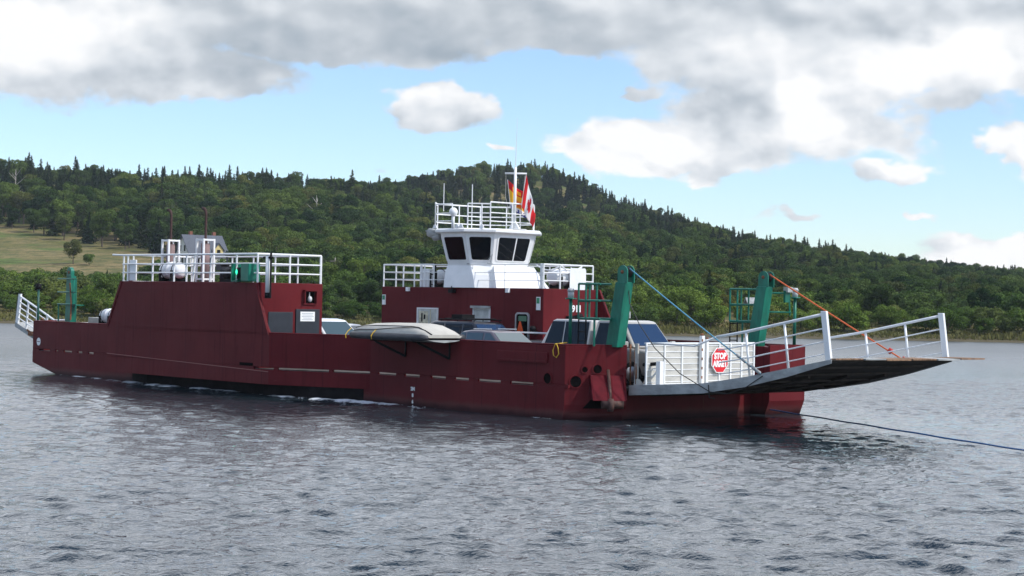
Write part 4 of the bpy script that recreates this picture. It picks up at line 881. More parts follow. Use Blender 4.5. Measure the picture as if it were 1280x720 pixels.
cage(t1,-.10,.80,.62,1.08,3.02,4.05,(.55,))
cage(t2,-.42,.50,7.98,8.55,2.98,4.03,(.1,))
m=MB(); m.box(1.22,1.3,8.7,8.95,3.62,4.0); m.tube([(.9,8.4,3.92),(1.3,8.9,3.92)],.03,6); m.tube([(.9,8.4,3.3),(1.35,8.95,3.3)],.025,6); m.tube([(1.28,8.9,3.9),(1.3,8.95,3.2)],.03,6); B(m,'lamp_bracket',GREEN,t2)
m=MB(); m.box(1.2,1.38,8.72,8.98,3.95,4.12); B(m,'flood_lamp',GREY,t2)
m=MB(); m.tube([(1.05,1.5,3.9),(1.12,1.52,3.6),(1.1,1.55,3.2)],.02,5); m.box(1.06,1.16,1.5,1.56,3.05,3.25); B(m,'shackle',GREY,t1)
for u,v,zb,zt_,lampw in ((-.36,.55,ZT,3.62,True),(1.3,9.2,ZT,3.8,True)):
    m=MB(); m.tube([(u,v,zb),(u,v,zt_)],.055,8); m.tube([(u,v,zt_-.04),(u,v,zt_)],.17,10); p=B(m,'lamp_pole',GREEN)
    m=MB(); m.tube([(u,v,zt_),(u,v,zt_+.22)],.10,8); m.tube([(u,v,zt_+.20),(u,v,zt_+.3)],[.13,.08],8); B(m,'lamp',mat('lamp_cover',(.45,.46,.46),.3),p)
# stern fittings
m=MB(); m.loft([[(-32.05,1.1,ZT),(-31.62,1.1,ZT),(-31.62,1.35,ZT),(-32.05,1.35,ZT)],[(-31.98,1.1,4.2),(-31.6,1.1,4.2),(-31.6,1.35,4.2),(-31.98,1.35,4.2)]]); t3=B(m,'hoist_tower',GREEN)
m=MB(); m.side([(-31.98,4.1)]+[(-31.78-math.cos(R(a))*.2,4.38+math.sin(R(a))*.2) for a in range(0,181,18)]+[(-31.58,4.1)],1.1,1.25); B(m,'sheave_cheek',GREEN,t3)
m=MB(); m.tube([(-31.78,1.08,4.36),(-31.78,1.27,4.36)],.07,12); B(m,'sheave_pin',RUST,t3)
m=MB()
for z in (2.98,3.5,4.08): m.tube([(-32.55,1.0,z),(-30.95,1.0,z)],.03,6)
for u in (-30.95,-31.2): m.tube([(u,1.0,ZT if u>-31 else 2.98),(u,1.0,4.08)],.03,6)
m.tube([(-32.45,1.0,ZT),(-32.45,1.0,2.98)],.03,6); m.box(-32.5,-30.95,1.02,1.4,2.93,2.97); B(m,'platform_railing',GREEN,t3)
m=MB(); m.tube([(-31.3,.95,2.3),(-31.25,.95,3.0),(-31.4,.95,3.9)],.035,6); B(m,'hoist_wire',RUST,t3)
m=MB(); m.loft([[(-32.2,8.0,ZT),(-31.7,8.0,ZT),(-31.7,8.4,ZT),(-32.2,8.4,ZT)],[(-32.2,8.0,4.5),(-31.8,8.0,4.5),(-31.8,8.4,4.5),(-32.2,8.4,4.5)]]); B(m,'hoist_tower',GREEN)
m=MB(); m.tube([(-34.85,1.3,1.5),(-34.85,1.3,3.62)],.05,8); p=B(m,'lamp_pole',mat('dark_green_paint',(.008,.07,.05),.4)); m=MB(); m.tube([(-34.85,1.3,3.62),(-34.85,1.3,3.85)],.12,8); B(m,'lamp',BLACK,p)
m=MB(); m.box(-32.0,-30.4,2.2,2.9,ZL+.03,2.42); 
B(m,'deck_locker',GATEW,bevel=.02)
# ---------------------------------------------------- bow ramp
def zr_top(u): return float(np.interp(u,[1.1,4.0,5.6,8.5],[1.04,1.24,1.50,2.09]))
rth=lambda u: float(np.interp(u,[1,6.5,8.5],[.26,.24,.07]))
rs=[1.12,2.6,4.0,5.0,5.6,7.0,8.5]
m=MB(); 
m.loft([[(u,1.62,zr_top(u)-rth(u)),(u,7.3,zr_top(u)-rth(u)),(u,7.3,zr_top(u)-.02),(u,1.62,zr_top(u)-.02)] for u in rs])
ramp=B(m,'ramp',DARKUNDER)
m=MB()
for v0,v1 in ((1.58,1.618),(7.302,7.34)): m.loft([[(u,v0,zr_top(u)-rth(u)-.03),(u,v1,zr_top(u)-rth(u)-.03),(u,v1,zr_top(u)+.01),(u,v0,zr_top(u)+.01)] for u in rs])
B(m,'side_beam',GREY,ramp)
m=MB()
for i in range(9): u=1.6+i*.8; z=zr_top(u)-rth(u); m.box(u-.04,u+.04,1.65,6.6,z-.05,z-.001)
for v in (2.6,4.4,6.2): m.loft([[(u,v-.05,zr_top(u)-rth(u)-.08),(u,v+.05,zr_top(u)-rth(u)-.08),(u,v+.05,zr_top(u)-rth(u)-.002),(u,v-.05,zr_top(u)-rth(u)-.002)] for u in rs[:-1]])
B(m,'under_beams',DARKUNDER,ramp)
m=MB(); m.loft([[(u,1.62,zr_top(u)-.018),(u,7.3,zr_top(u)-.018),(u,7.3,zr_top(u)+.006),(u,1.62,zr_top(u)+.006)] for u in rs]); B(m,'ramp_deck',GREY,ramp)
# tip flaps of weathered plank
rt=random.Random(2); v=1.62
while v<7.2:
    wv=rt.uniform(.75,1.1); v1=min(v+wv,7.34); ext=.12+1.0*max(0,(v-1.6)/5.7); dz=rt.uniform(-.02,.02); z=2.09
    m=MB(); m.hexa([(8.45,v+.01,z-.01),(8.5+ext,v+.01,z-.02+dz),(8.5+ext+.12,v1-.01,z-.02+dz),(8.45,v1-.01,z-.01),(8.45,v+.01,z+.035),(8.5+ext,v+.01,z+.02+dz),(8.5+ext+.12,v1-.01,z+.02+dz),(8.45,v1-.01,z+.035)]); B(m,'ramp_flap',PLANK if rt.random()<.65 else GREY,ramp); v=v1
def slope_rail(v,umin,umax,posts,endw,inward):
    m=MB(); H=1.25; lean=-.17
    def top(u,k): return (u+lean*k,v,zr_top(u)+H*k)
    us=np.linspace(umin,umax,8)
    for k,r in ((1.,.042),(.70,.02),(.42,.02),(.16,.016)): m.tube([top(u,k) for u in us],r,8)
    for u in posts: m.tube([top(u,0),top(u,1)],.036,8)
    rr_=B(m,'ramp_railing',WHITE,ramp)
    m=MB(); a=top(umax,0); b=top(umax,1.06); m.loft([[(a[0]-.09,v-.05,a[2]),(a[0]+.09,v-.05,a[2]),(a[0]+.09,v+.05,a[2]),(a[0]-.09,v+.05,a[2])],[(b[0]-.10,v-.05,b[2]),(b[0]+.08,v-.05,b[2]),(b[0]+.08,v+.05,b[2]),(b[0]-.10,v+.05,b[2])]]); B(m,'end_post',WHITE,rr_,bevel=.015)
slope_rail(1.68,4.6,8.36,(5.65,7.0),.1,1)
slope_rail(7.22,4.2,8.36,(5.7,7.1),.1,-1)
m=MB(); m.tube([(4.6-.17,1.68,zr_top(4.6)+1.25),(3.6,1.68,2.30),(1.9,1.68,2.33)],.03,8); B(m,'ramp_handrail',WHITE,ramp)
# ---------------------------------------------------- bow gate
GU=1.72
m=MB(); m.box(GU,GU+.03,1.62,6.6,1.12,2.30); gate=B(m,'gate',GATEW)
m=MB()
for i in range(7): z=1.16+i*.18; m.box(GU+.031,GU+.045,1.62,6.6,z,z+.022)
m.box(GU-.02,GU+.06,1.6,6.6,2.30,2.345); m.box(GU-.02,GU+.06,1.6,6.6,1.08,1.12)
for v in (1.62,2.42,3.2,4.3,4.92,5.45,5.98,6.58): m.box(GU+.031,GU+.07,v-.025,v+.025,1.12,2.30)
B(m,'gate_frame',WHITE,gate)
m=MB(); m.box(GU+.05,GU+.16,3.98,4.1,.95,2.55); m.box(GU+.05,GU+.14,4.22,4.31,1.05,2.45)
gp=B(m,'gate_post',WHITE,gate)
m=MB(); m.tube([(GU+.1,4.04,2.55),(GU+.1,4.04,2.62)],.06,8); m.tube([(GU+.1,4.265,2.45),(GU+.1,4.265,2.50)],.05,8)
for k in range(5): m.box(GU+.161,GU+.166,3.96,4.02,1.25+k*.28,1.33+k*.28)
B(m,'post_rust',RUST,gp)
# bracket and rusty pipes near the hinge
m=MB(); m.box(2.02,2.1,1.85,1.95,1.12,1.75); m.tube([(2.06,1.9,1.14),(2.06,1.9,1.76)],.055,6); m.tube([(1.55,1.9,1.12),(1.98,1.9,1.52)],.035,6); m.tube([(1.5,1.9,1.55),(2.05,1.9,1.58)],.022,6)
m.box(1.98,2.14,1.82,1.98,1.08,1.8)
br=B(m,'hinge_bracket',WHITE,ramp)
m=MB(); m.tube([(1.45,1.85,1.68),(1.95,1.85,1.72)],.055,10); B(m,'spring_cylinder',BLACK,br)
m=MB(); m.tube([(1.14,1.62,1.05),(1.12,1.62,2.28)],.03,8); m.tube([(1.35,1.66,1.1),(1.35,1.66,1.5),(1.33,1.7,1.9),(1.36,1.7,2.25)],.045,8); m.tube([(1.28,1.66,1.35),(1.28,1.66,2.2)],.025,8); B(m,'rusty_pipe',RUST,br)
m=MB(); m.loft([[(1.28,1.62,1.04),(1.62,1.62,1.04),(1.62,1.75,1.04),(1.28,1.75,1.04)],[(1.3,1.62,1.25),(1.4,1.62,1.25),(1.4,1.75,1.25),(1.3,1.75,1.25)]]); m.box(1.28,1.4,1.64,1.7,1.25,2.3); B(m,'hinge_plate',GATEW,br)
# stern ramp, raised
def zs(u): return float(np.interp(u,[-37.6,-33.9],[2.12,1.05]))
m=MB(); us=[-33.9,-35.5,-37.5]
m.loft([[(u,1.55,zs(u)-.22),(u,7.3,zs(u)-.22),(u,7.3,zs(u)),(u,1.55,zs(u))] for u in us]); sr=B(m,'stern_ramp',GREY)
for v in (1.6,):
    m=MB(); H=1.22
    for k,r in ((1.,.05),(.8,.03),(.6,.03),(.4,.03),(.2,.03)): m.tube([(u+.22*k*(1 if u<-36 else .4),v,zs(u)+H*k*(1. if u<-34 else .95)) for u in (-37.4,-35.6,-34.)],r,6)
    for u in (-36.5,-35.6,-34.7): m.tube([(u,v,zs(u)),(u+.15,v,zs(u)+H)],.045,6)
    m.hexa([(-37.5,v-.03,zs(-37.5)),(-37.28,v-.03,zs(-37.28)),(-37.28,v+.05,zs(-37.28)),(-37.5,v+.05,zs(-37.5)),(-37.25,v-.03,3.38),(-37.05,v-.03,3.38),(-37.05,v+.05,3.38),(-37.25,v+.05,3.38)])
    m.tube([(-34.,v,zs(-34)+1.15),(-32.3,v,2.3)],.04,6)
    B(m,'ramp_railing',WHITE,sr)
m=MB(); m.hexa([(-37.60,1.6,2.2),(-37.54,1.6,2.2),(-37.54,1.8,2.2),(-37.60,1.8,2.2),(-37.40,1.6,3.3),(-37.34,1.6,3.3),(-37.34,1.8,3.3),(-37.40,1.8,3.3)]); B(m,'end_board',DARKDOOR,sr)
m=MB(); m.tube([(-36.2,1.5,1.75),(-35.4,1.4,1.55),(-35.,1.4,1.9),(-34.6,1.4,2.3)],.05,6); m.box(-36.,-35.3,1.42,1.55,1.5,1.7); B(m,'ramp_stay',RUST,sr)
# davit brackets under the boat
m=MB()
for u in (-7.75,-5.55): m.tube([(u-.7,-.55,2.16),(u-.55,-.55,2.08),(u+.35,-.03,1.62)],.04,6); m.tube([(u-.6,-.75,2.14),(u-.6,.0,2.14)],.035,6); m.tube([(u+.35,-.03,1.62),(u+.35,-.03,2.1)],.03,6)
B(m,'davit_bracket',BLACK)
# ================================================================== things aboard and about the ferry
DZ=ZL+.031
def vehicle(name,label,cat,u_rear,v_near,L_,Wd,H,kind,paint,glass=GLASS,extra=None):
    e=thing(name,label,cat,u_rear+L_/2,v_near+Wd/2,DZ,0,'vehicles on the ferry deck'); hx=L_/2; hw=Wd/2
    if kind=='sedan': belt=.93; body=[(0,.3),(0,.62),(.06,.90),(.5,.97),(L_-1.25,.95),(L_-.25,.74),(L_,.56),(L_,.28),(L_-.2,.2),(.2,.2)]; gh=[(.42,belt),(L_-1.15,belt),(L_-1.95,H-.03),(L_-2.5,H),(1.5,H),(1.1,H-.05)]
    elif kind=='suv': belt=1.05; body=[(0,.35),(0,1.0),(.05,1.08),(L_-1.15,1.06),(L_-.15,.92),(L_,.7),(L_,.35),(L_-.2,.25),(.2,.25)]; gh=[(.03,belt),(L_-1.05,belt),(L_-1.75,H-.04),(L_-2.1,H),(.45,H),(.22,H-.06)]
    elif kind=='van': belt=.98; body=[(0,.3),(0,.98),(L_-.95,.99),(L_-.1,.75),(L_,.5),(L_,.28),(L_-.2,.2),(.2,.2)]; gh=[(.03,belt),(L_-.85,belt),(L_-1.75,H-.05),(L_-2.2,H),(.4,H),(.2,H-.06)]
    else: belt=1.16; body=[(0,.45),(0,1.16),(L_-1.15,1.17),(L_-.12,1.08),(L_,.9),(L_,.42),(L_-.2,.35),(.2,.35)]; ca,cb=extra['cab']; gh=[(ca+.02,belt),(cb,belt),(cb-.62,H-.03),(cb-.85,H),(ca+.22,H),(ca+.12,H-.05)]
    m=MB(); m.loft([[(x-hx,y*hw,z) for x,z in body] for y in (-1,1)]); bd=m.build('body',paint,e,bevel=.085,seg=4,smooth=True)
    inset=.16
    def gy(z): return hw-.06-inset*(z-belt)/(H-belt)
    n=len(gh)
    def green(nm,gh_,pm):
        vs=[(x-hx,-gy(z),z) for x,z in gh_]+[(x-hx,gy(z),z) for x,z in gh_]; k=len(gh_)
        m=MB(); m.add(vs,[tuple(range(k)),tuple(range(2*k-1,k-1,-1))]+[(i,(i+1)%k,k+(i+1)%k,k+i) for i in range(k)]); return m.build(nm,pm,e,bevel=.07,seg=4,smooth=True)
    green('cab' if kind=='pickup' else 'roof',gh,paint)
    def sidewin(x0b,x1b,x0t,x1t,zb,zt_):
        for sg in (-1,1):
            m=MB(); yb,yt=sg*(gy(zb)+.004),sg*(gy(zt_)+.004); yb2,yt2=yb+sg*.008,yt+sg*.008
            m.hexa([(x0b-hx,yb,zb),(x1b-hx,yb,zb),(x1b-hx,yb2,zb),(x0b-hx,yb2,zb),(x0t-hx,yt,zt_),(x1t-hx,yt,zt_),(x1t-hx,yt2,zt_),(x0t-hx,yt2,zt_)]); m.build('side_window',glass,e)
    def crosswin(nm,p0,p1,gm):
        (x0,z0),(x1,z1)=p0,p1; d=Vector((x1-x0,z1-z0)); nn=Vector((d.y,-d.x)).normalized(); 
        if nn.x*(1 if nm=='windshield' else -1)<0: nn=-nn
        a=Vector(p0)+d*.08; b=Vector(p1)-d*.10; o=nn*.006; o2=nn*.014
        m=MB(); m.hexa([(a.x+o.x-hx,-gy(a.y)+.09,a.y+o.y),(a.x+o.x-hx,gy(a.y)-.09,a.y+o.y),(b.x+o.x-hx,gy(b.y)-.09,b.y+o.y),(b.x+o.x-hx,-gy(b.y)+.09,b.y+o.y),(a.x+o2.x-hx,-gy(a.y)+.09,a.y+o2.y),(a.x+o2.x-hx,gy(a.y)-.09,a.y+o2.y),(b.x+o2.x-hx,gy(b.y)-.09,b.y+o2.y),(b.x+o2.x-hx,-gy(b.y)+.09,b.y+o2.y)]); m.build(nm,gm,e)
    wsg=extra.get('ws',glass) if extra else glass
    crosswin('windshield',gh[1],gh[2],wsg); crosswin('rear_window',gh[0],gh[-1],wsg)
    zb,zt_=belt+.05,H-.09; F_=(zt_-belt)/(gh[2][1]-belt); xf_b=gh[1][0]-.14; xf_t=gh[1][0]+(gh[2][0]-gh[1][0])*F_-.10; xr_b=gh[0][0]+.12; xr_t=gh[0][0]+(gh[-1][0]-gh[0][0])*F_+.10
    if kind=='pickup':
        mid=(xf_b+xr_b)/2-.1; sidewin(xr_b,mid-.05,xr_t+.05,mid-.05,zb,zt_); sidewin(mid+.07,xf_b,mid+.07,xf_t,zb,zt_)
    else:
        cut=[xr_b+(xf_b-xr_b)*k for k in (.3,.64)]; sidewin(xr_b,cut[0]-.04,xr_t,cut[0]-.04,zb,zt_); sidewin(cut[0]+.04,cut[1]-.05,cut[0]+.04,cut[1]-.05,zb,zt_); sidewin(cut[1]+.05,xf_b,cut[1]+.05,xf_t,zb,zt_)
    wr=.31 if kind in('sedan','van') else .38
    for wx_ in (.85,L_-.85):
        for sg in (-1,1):
            m=MB(); m.tube([(wx_-hx,sg*(hw-.20),wr),(wx_-hx,sg*(hw+.015),wr)],wr,18); ty=m.build('tyre',RUBBER,e,bevel=.02)
            m=MB(); m.tube([(wx_-hx,sg*(hw+.016),wr),(wx_-hx,sg*(hw+.03),wr)],wr*.62,14); m.build('rim',ALU,ty)
    for sg in (-1,1):
        m=MB(); m.box(L_-hx-.08,L_-hx+.012,sg*(hw-.42),sg*(hw-.10),belt-.36,belt-.22); m.build('headlight',mat('headlight_glass',(.6,.62,.65),.1),e,bevel=.02)
        m=MB(); m.box(-hx-.012,-hx+.10,sg*(hw-.2),sg*(hw-.02),belt-.35,belt-.05); m.build('tail_light',mat('tail_light_red',(.35,.01,.01),.25),e,bevel=.02)
        mxp=gh[1][0]-hx-.22; m=MB(); m.box(mxp-.05,mxp+.08,sg*(hw+.02),sg*(hw+.2),belt+.02,belt+.2); m.build('mirror',BLACK if kind!='pickup' else paint,e,bevel=.03)
    m=MB(); m.box(L_-hx-.02,L_-hx+.03,-.4,.4,belt-.42,belt-.25); m.build('grille',BLACK,e)
    return e,green,sidewin,hx,hw,gy
SIL=carpaint('champagne_silver',(.34,.325,.29)); SILTRIM=carpaint('light_silver',(.50,.49,.46)); DGREY=carpaint('plum_grey',(.11,.095,.11)); BLK=carpaint('black',(.012,.013,.016)); WHT=carpaint('white',(.72,.73,.73)); SLV=carpaint('silver',(.42,.43,.44))
e,green,sw,hx,hw,gy=vehicle('pickup_truck','silver pickup with canopy over its bed behind the near green tower','pickup truck',-3.34,2.1,4.95,1.9,1.98,'pickup',SIL,GLASS,{'cab':(2.25,4.1),'ws':BLUEGLASS})
# canopy over the bed
cp=[(.02,1.165),(2.15,1.165),(2.13,1.95),(.55,1.97),(.42,1.92)]
m=MB(); m.add([(x-hx,-gy(z),z) for x,z in cp]+[(x-hx,gy(z),z) for x,z in cp],[tuple(range(5)),tuple(range(9,4,-1))]+[(i,(i+1)%5,5+(i+1)%5,5+i) for i in range(5)]); cap=m.build('canopy',SILTRIM,e,bevel=.04,seg=3,smooth=True)
for (a,b_,c,d) in ((.22,.98,.44,.98),(1.04,2.08,1.04,2.06)):
    for sg in (-1,1):
        yb,yt=sg*(gy(1.2)+.004),sg*(gy(1.9)+.004); m=MB(); m.hexa([(a-hx,yb,1.2),(b_-hx,yb,1.2),(b_-hx,yb+sg*.01,1.2),(a-hx,yb+sg*.01,1.2),(c-hx,yt,1.9),(d-hx,yt,1.9),(d-hx,yt+sg*.01,1.9),(c-hx,yt+sg*.01,1.9)]); m.build('canopy_window',GLASS,cap)
m=MB(); m.box(.0-hx-.02,.1-hx,-.8,.8,.5,.62); m.build('bumper',ALU,e)
e,_,_,hx,hw,gy=vehicle('car','plum grey sedan with pale reflections just ahead of the covered boat','car',-8.45,2.2,4.45,1.78,1.52,'sedan',DGREY,PALEGLASS,{'ws':PALEGLASS})
m=MB(); m.tube([(1.5-hx,-.55,1.55),(2.4-hx,-.56,1.56)],.018,6); m.tube([(1.5-hx,.55,1.55),(2.4-hx,.56,1.56)],.018,6); m.build('roof_trim',ALU,e)
vehicle('car','silver sedan mostly hidden behind the covered boat','car',-13.02,2.2,4.3,1.75,1.45,'sedan',SLV,GLASS,{'ws':PALEGLASS})
vehicle('car','white minivan nosing out from behind the engine house','car',-18.05,2.05,4.4,1.8,1.72,'van',WHT,GLASS,{'ws':PALEGLASS})
vehicle('car','small white car beyond the minivan showing only its windshield','car',-20.6,5.1,4.2,1.75,1.48,'sedan',WHT,GLASS,{'ws':PALEGLASS})
e,_,_,hx,hw,gy=vehicle('car','black sport utility vehicle with roof rack behind the covered boat','car',-12.45,4.9,4.3,1.85,1.74,'suv',BLK,GLASS,{'ws':BLUEGLASS})
m=MB()
for sg in (-1,1): m.tube([(.6-hx,sg*.62,1.80),(2.6-hx,sg*.62,1.80)],.022,6); [m.tube([(x-hx,sg*.62,1.72),(x-hx,sg*.62,1.80)],.02,5) for x in (.7,1.6,2.5)]
for x in (1.0,2.2): m.tube([(x-hx,-.7,1.83),(x-hx,.7,1.83)],.025,6)
m.box(.9-hx,1.5-hx,-.3,.3,1.83,1.98); m.build('roof_rack',BLACK,e)
e,_,_,hx,hw,gy=vehicle('pickup_truck','black pickup with bright bed rail beyond the plum grey sedan','pickup truck',-8.05,5.15,4.9,1.88,1.8,'pickup',BLK,GLASS,{'cab':(2.3,4.0),'ws':BLUEGLASS})
m=MB()
for sg in (-1,1): m.tube([(.1-hx,sg*.82,1.19),(.12-hx,sg*.82,1.36),(.3-hx,sg*.82,1.42),(1.9-hx,sg*.82,1.42),(2.1-hx,sg*.82,1.22)],.035,8)
m.build('bed_rail',ALU,e)

# covered inflatable boat hung outboard on davits
e=thing('inflatable_boat','inflatable boat under a beige cover hung outside the near bulwark','boat',-6.95,-.62,2.2)
st=[(-2.55,.05,.30),(-2.45,.30,.36),(-2.1,.55,.44),(-1.5,.70,.53),(-.6,.76,.58),(.6,.78,.60),(1.6,.78,.60),(1.95,.76,.56),(2.3,.74,.42),(2.62,.70,.22)]
m=MB(); rings=[]
for x,wd,h in st: rings.append([(x,-wd*math.cos(R(a)),.14+(h-.14)*max(0,math.sin(R(a)))**.62*(1+.035*math.sin(x*5+a*.1)+.02*math.sin(x*11+a*.21))) for a in range(0,181,15)]+[(x,wd*.9,.10),(x,-wd*.9,.10)])
m.loft(rings); cv=m.build('cover',CANVAS,e,smooth=True)
m=MB(); cl=[]
for x,wd,h in st[1:]: cl.append((x,-wd*math.cos(R(38)),.155+(h-.14)*math.sin(R(38))**.62))
m.tube(cl,.012,5); cl2=[(x,-wd*math.cos(R(12+max(0,(x+.6))*9)),.16+(h-.14)*max(0,math.sin(R(12+max(0,(x+.6))*9)))**.62) for x,wd,h in st[2:]]; m.tube(cl2,.014,5); m.build('cover_cord',BLACK,cv)
m=MB(); tb=[(-2.6,0,.2)]+[(x,-wd-.02,.10) for x,wd,h in st[1:]]; m.tube(tb,[.07]+[.13]*(len(tb)-2)+[.07],12); tb=[(x,wd+.02,.10) for x,wd,h in st[1:]]; m.tube(tb,.14,12); m.build('tube',TUBEM,e)
m=MB(); hr=[]
for x,wd,h in st: hr.append([(x,-wd,.02),(x,-wd*.6,-.03),(x,0,-.07 if x>-2 else 0),(x,wd*.6,-.03),(x,wd,.02)])
m.loft(hr); m.build('keel',GREY,e,smooth=True)
m=MB()
for x in (-2.0,-.4): m.tube([(x,-.92,-.02),(x,-.94,.10),(x,-.86,.22),(x,-.7,.36)],.016,5)
m.build('lashing',YELLOW,e)
for c_ in e.children_recursive: c_.scale.x=1.
e.scale.x=.84; e.scale.z=.88
# life rafts in white canisters
def raft(label,u,v,z,rot,L_,r,cradle=True):
    e=thing('life_raft',label,'life raft',u,v,z,rot,'life raft canisters')
    m=MB(); rings=[]; N=18
    prof=[(-.5,.25),(-.48,.6),(-.44,.82),(-.36,.95),(-.2,1.),(-.03,1.),(-.025,1.06),(.025,1.06),(.03,1.),(.2,1.),(.36,.95),(.44,.82),(.48,.6),(.5,.25)]
    m.smooth=True; m.loft([[(x*L_,math.cos(2*PI*j/N)*r*q,r+.1+math.sin(2*PI*j/N)*r*q) for j in range(N)] for x,q in prof]); m.build('canister',CLEANW,e)
    m=MB()
    for x in (-.27,.27): m.tube([(x*L_,math.cos(t)*(r+.006),r+.1+math.sin(t)*(r+.006)) for t in np.linspace(0,2*PI,19)],.014,5)
    m.build('strap',BLACK,e)
    m=MB()
    for x in (-.3,.3): m.box(x*L_-.04,x*L_+.04,-r*.8,r*.8,0,.16); m.box(x*L_-.04,x*L_+.04,-r-.05,-r+.02,0,r+.1)
    m.build('cradle',BLACK,e); return e
raft('white life raft canister on the engine house roof between the two funnels',-20.75,-.55,3.98,0,1.35,.32)
raft('white life raft canister beside the wheelhouse at the bow end of the deckhouse roof',-9.35,9.0,3.98,PI/2,1.25,.33)
raft('white life raft canister mostly hidden behind the wheelhouse pedestal at its stern side',-15.6,8.75,3.98,PI/2,1.1,.3)
raft('white life raft canister low on the stern deck against the engine house',-29.75,2.0,2.12,0,1.2,.30)
# (its stand)
m=MB(); m.box(-30.3,-29.2,1.7,2.3,ZL+.03,2.115); B(m,'raft_stand',GREY)

# flags
def flag(name,label,x0,px_h0,px_h1,fly0,fly1,colour,mats,seed,amp=.10):
    """corner offsets in metres relative to the yard end (x right, z up, y away)"""
    e=tag(empty(name,x0),label,'flag','flags on the wheelhouse mast'); nx,ny=30,20
    rs_=random.Random(seed); vs=[]
    for j in range(ny+1):
        for i in range(nx+1):
            s,t=i/nx,j/ny; a=Vector(px_h0).lerp(Vector(px_h1),t); b=Vector(fly0).lerp(Vector(fly1),t); p=a.lerp(b,s)
            f=s**.7*amp; p+=Vector((math.sin(s*9+t*3+seed)*f*.35,math.sin(s*12.5+t*2.2+seed)*f*1.3,-.05*math.sin(PI*s)+math.sin(s*7+t*4)*f*.25)); vs.append(p)
    m=MB(); m.v=[tuple(v) for v in vs]
    for j in range(ny):
        for i in range(nx):
            m.f.append((j*(nx+1)+i,j*(nx+1)+i+1,(j+1)*(nx+1)+i+1,(j+1)*(nx+1)+i)); m.mi.append(colour((i+.5)/nx,(j+.5)/ny)); m.sm.append(True)
    o=m.build('cloth',mats,e); so=o.modifiers.new('thick','SOLIDIFY'); so.thickness=.006
    m=MB(); m.tube([tuple(px_h0),tuple(px_h1)],.012,5); m.build('hoist_rope',CLEANW,e); return e
FR_,FW_,FY_,FB_,FO_=[mat(n_,c_,.75) for n_,c_ in (('flag_red',(.62,.015,.02)),('flag_white',(.75,.75,.74)),('flag_gold',(.80,.45,.03)),('flag_blue',(.05,.06,.25)),('flag_orange',(.75,.16,.02)))]
leaf=[(0,.42),(.07,.27),(.15,.31),(.12,.08),(.22,.17),(.25,.10),(.36,.13),(.32,.02),(.37,-.03),(.20,-.17),(.21,-.25),(.02,-.22),(.02,-.40)]
leaf=leaf+[(-x,y) for x,y in leaf[::-1]]
def inpoly(x,y,P):
    c=False
    for i in range(len(P)):
        (x1,y1),(x2,y2)=P[i-1],P[i]
        if (y1>y)!=(y2>y) and x<(x2-x1)*(y-y1)/(y2-y1)+x1: c=not c
    return c
def ca(s,t):
    if s<.25 or s>.75: return 0
    return 0 if inpoly((s-.5)*2.0,(.5-t)*1.0,leaf) else 1
def nb(s,t):
    if t<.30: return 2 if (abs(t-.16)<.07 and .25<s<.8 and (math.sin(s*24)>-.3)) else 0
    if t>.86: return 3 if (t>.95 or math.sin(s*30)>0) else 1
    if t>.80: return 1
    if t>.5 and abs(s-.55)<.22 and t<.76: return 4
    return 2
MW=W(mx,my,8.38); k=1/30.
ye=Vector((.42,0,-.02)); 
flag('canadian_flag','red and white maple leaf flag hanging slack at the right of the mast',MW+ye,(0,.05,0),(-5*k,.05,-36*k),(12*k,.15,-46*k),(8*k,.1,-60*k),ca,[FR_,FW_],3.)
flag('provincial_flag','gold red and blue flag hanging at the left of the mast',MW+Vector((-.36,0,0)),(2*k,.1,-7*k),(6*k,.1,-40*k),(24*k,.35,-22*k),(25*k,.3,-50*k),nb,[FR_,FW_,FY_,FB_,FO_],1.2)

# stop sign on the gate
s=thing('stop_sign','red octagonal stop sign fixed to the white bow gate','sign',GU+.13,4.86,1.80)
m=MB(); rr0=.385/math.cos(PI/8)
def octo(r): return [(math.cos(PI/8+i*PI/4)*r,math.sin(PI/8+i*PI/4)*r) for i in range(8)]
m.prism(octo(rr0),lambda p,q,t:(t,p,q),-.02,0.); pl=m.build('plate',SIGNWHITE,s)
m=MB(); m.prism(octo(rr0*.94),lambda p,q,t:(t,p,q),.001,.004); m.build('face',SIGNRED,s)
curve_text('STOP',.235,SIGNWHITE,s,basis((0,1,0),(0,0,1),(.006,0,.12))@Matrix.Diagonal((1.,1.08,1,1)),'lettering',bold=.012)
curve_text('ARRET',.235,SIGNWHITE,s,basis((0,1,0),(0,0,1),(.006,0,-.12))@Matrix.Diagonal((.92,1.08,1,1)),'lettering',bold=.012)
# orange jacket in the doorway
e=thing('orange_jacket','bright orange garment hanging inside the dark deckhouse doorway','jacket',-10.0,7.53,2.25)
m=MB(); m.loft([[(-.19,-.03,0),(.17,-.03,0),(.17,.03,.0),(-.19,.03,0)],[(-.10,-.03,.3),(.08,-.03,.28),(.08,.03,.28),(-.10,.03,.3)],[(-.05,-.02,.5),(.0,-.02,.5),(.0,.02,.5),(-.05,.02,.5)]]); m.build('garment',ORANGE,e,bevel=.01)
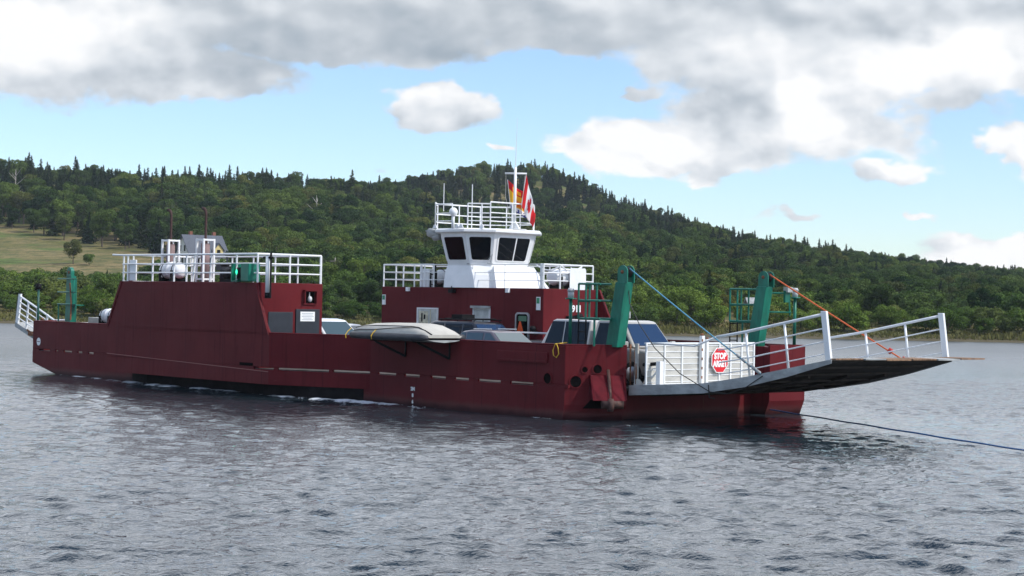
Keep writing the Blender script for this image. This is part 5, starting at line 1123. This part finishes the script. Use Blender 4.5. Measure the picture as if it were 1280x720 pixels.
# ropes
def rope(name,label,cat,pts,r,m_,n=7):
    a=W(*pts[0]); e=tag(empty(name,a,FR),label,cat); 
    m=MB(); o=pts[0]; m.tube([(p[0]-o[0],p[1]-o[1],p[2]-o[2]) for p in pts],r,n); m.build('strand',m_,e); return e,o
def sag(a,b,s,n=14): a=Vector(a);b=Vector(b); return [tuple(a.lerp(b,i/n)-Vector((0,0,s*(1-(2*i/n-1)**2)))) for i in range(n+1)]
a=(top1[0]+.15,top1[1],top1[2]+.1); b=(6.12,1.56,1.62)
e,o=rope('hoist_rope','light blue hoist rope from the near green tower down to the ramp edge','rope',sag(a,b,.03),.02,mat('pale_blue_rope',(.10,.30,.42),.65,var=.25,vscale=30))
m=MB(); 
for t in (.84,.88,.92,.955,.985): p=Vector(a).lerp(Vector(b),t)-Vector(o); d=(Vector(b)-Vector(a)).normalized(); m.tube([p-d*.07,p+d*.07],[.045,.05],8)
m.build('rope_clamp',GREY,e)
a2_=(top2[0]+.15,top2[1],top2[2]+.08); b2_=(7.2,7.15,1.86)
e,o=rope('hoist_rope','orange hoist rope from the far green tower down to the ramp edge','rope',sag(a2_,b2_,.02),.024,ORANGEROPE)
m=MB()
for t in (.86,.87,.95,.96): p=Vector(a2_).lerp(Vector(b2_),t)-Vector(o); m.tube([p-Vector((.05,0,.05)),p+Vector((.05,0,.06))],[.04,.055],7)
m.build('rope_knot',mat('red_twine',(.5,.05,.04),.8),e)
rope('cable','thin black cable sagging from the near tower across the gate to the ramp edge','cable',[(1.25,1.35,4.0),(1.35,1.3,3.5),(1.75,1.3,2.9),(2.35,1.35,2.2),(3.2,1.5,1.5),(4.3,1.56,1.02),(5.0,1.54,1.0),(5.6,1.54,1.2),(6.2,1.56,1.56)],.014,BLACKCABLE,5)
rope('cable','short black cable drooping below the ramp side beam','cable',[(4.25,1.55,1.22),(4.3,1.54,.86),(4.5,1.54,.84)],.016,BLACKCABLE,5)
p0=(1.2,8.0,.14); p1=(14.04,1.89,.05); dd=(p1[0]-p0[0],p1[1]-p0[1])
rope('drive_cable','wet blue guide cable running from the bow across the water to the right','cable',[(p0[0]+dd[0]*t,p0[1]+dd[1]*t,.17-.07*min(1,t*1.2)+.006*math.sin(t*31)) for t in np.linspace(-.05,2.6,80)],.022,BLUEROPE2)
e,o=rope('rope_loop','yellow rope loop hanging on the bulwark below the near lamp pole','rope',[(-.36,.42,2.28),(-.40,-.03,2.24),(-.46,-.06,2.05),(-.42,-.07,1.9),(-.30,-.07,1.84),(-.20,-.07,1.95),(-.25,-.05,2.12),(-.34,-.03,2.24)],.016,YELLOW,6)
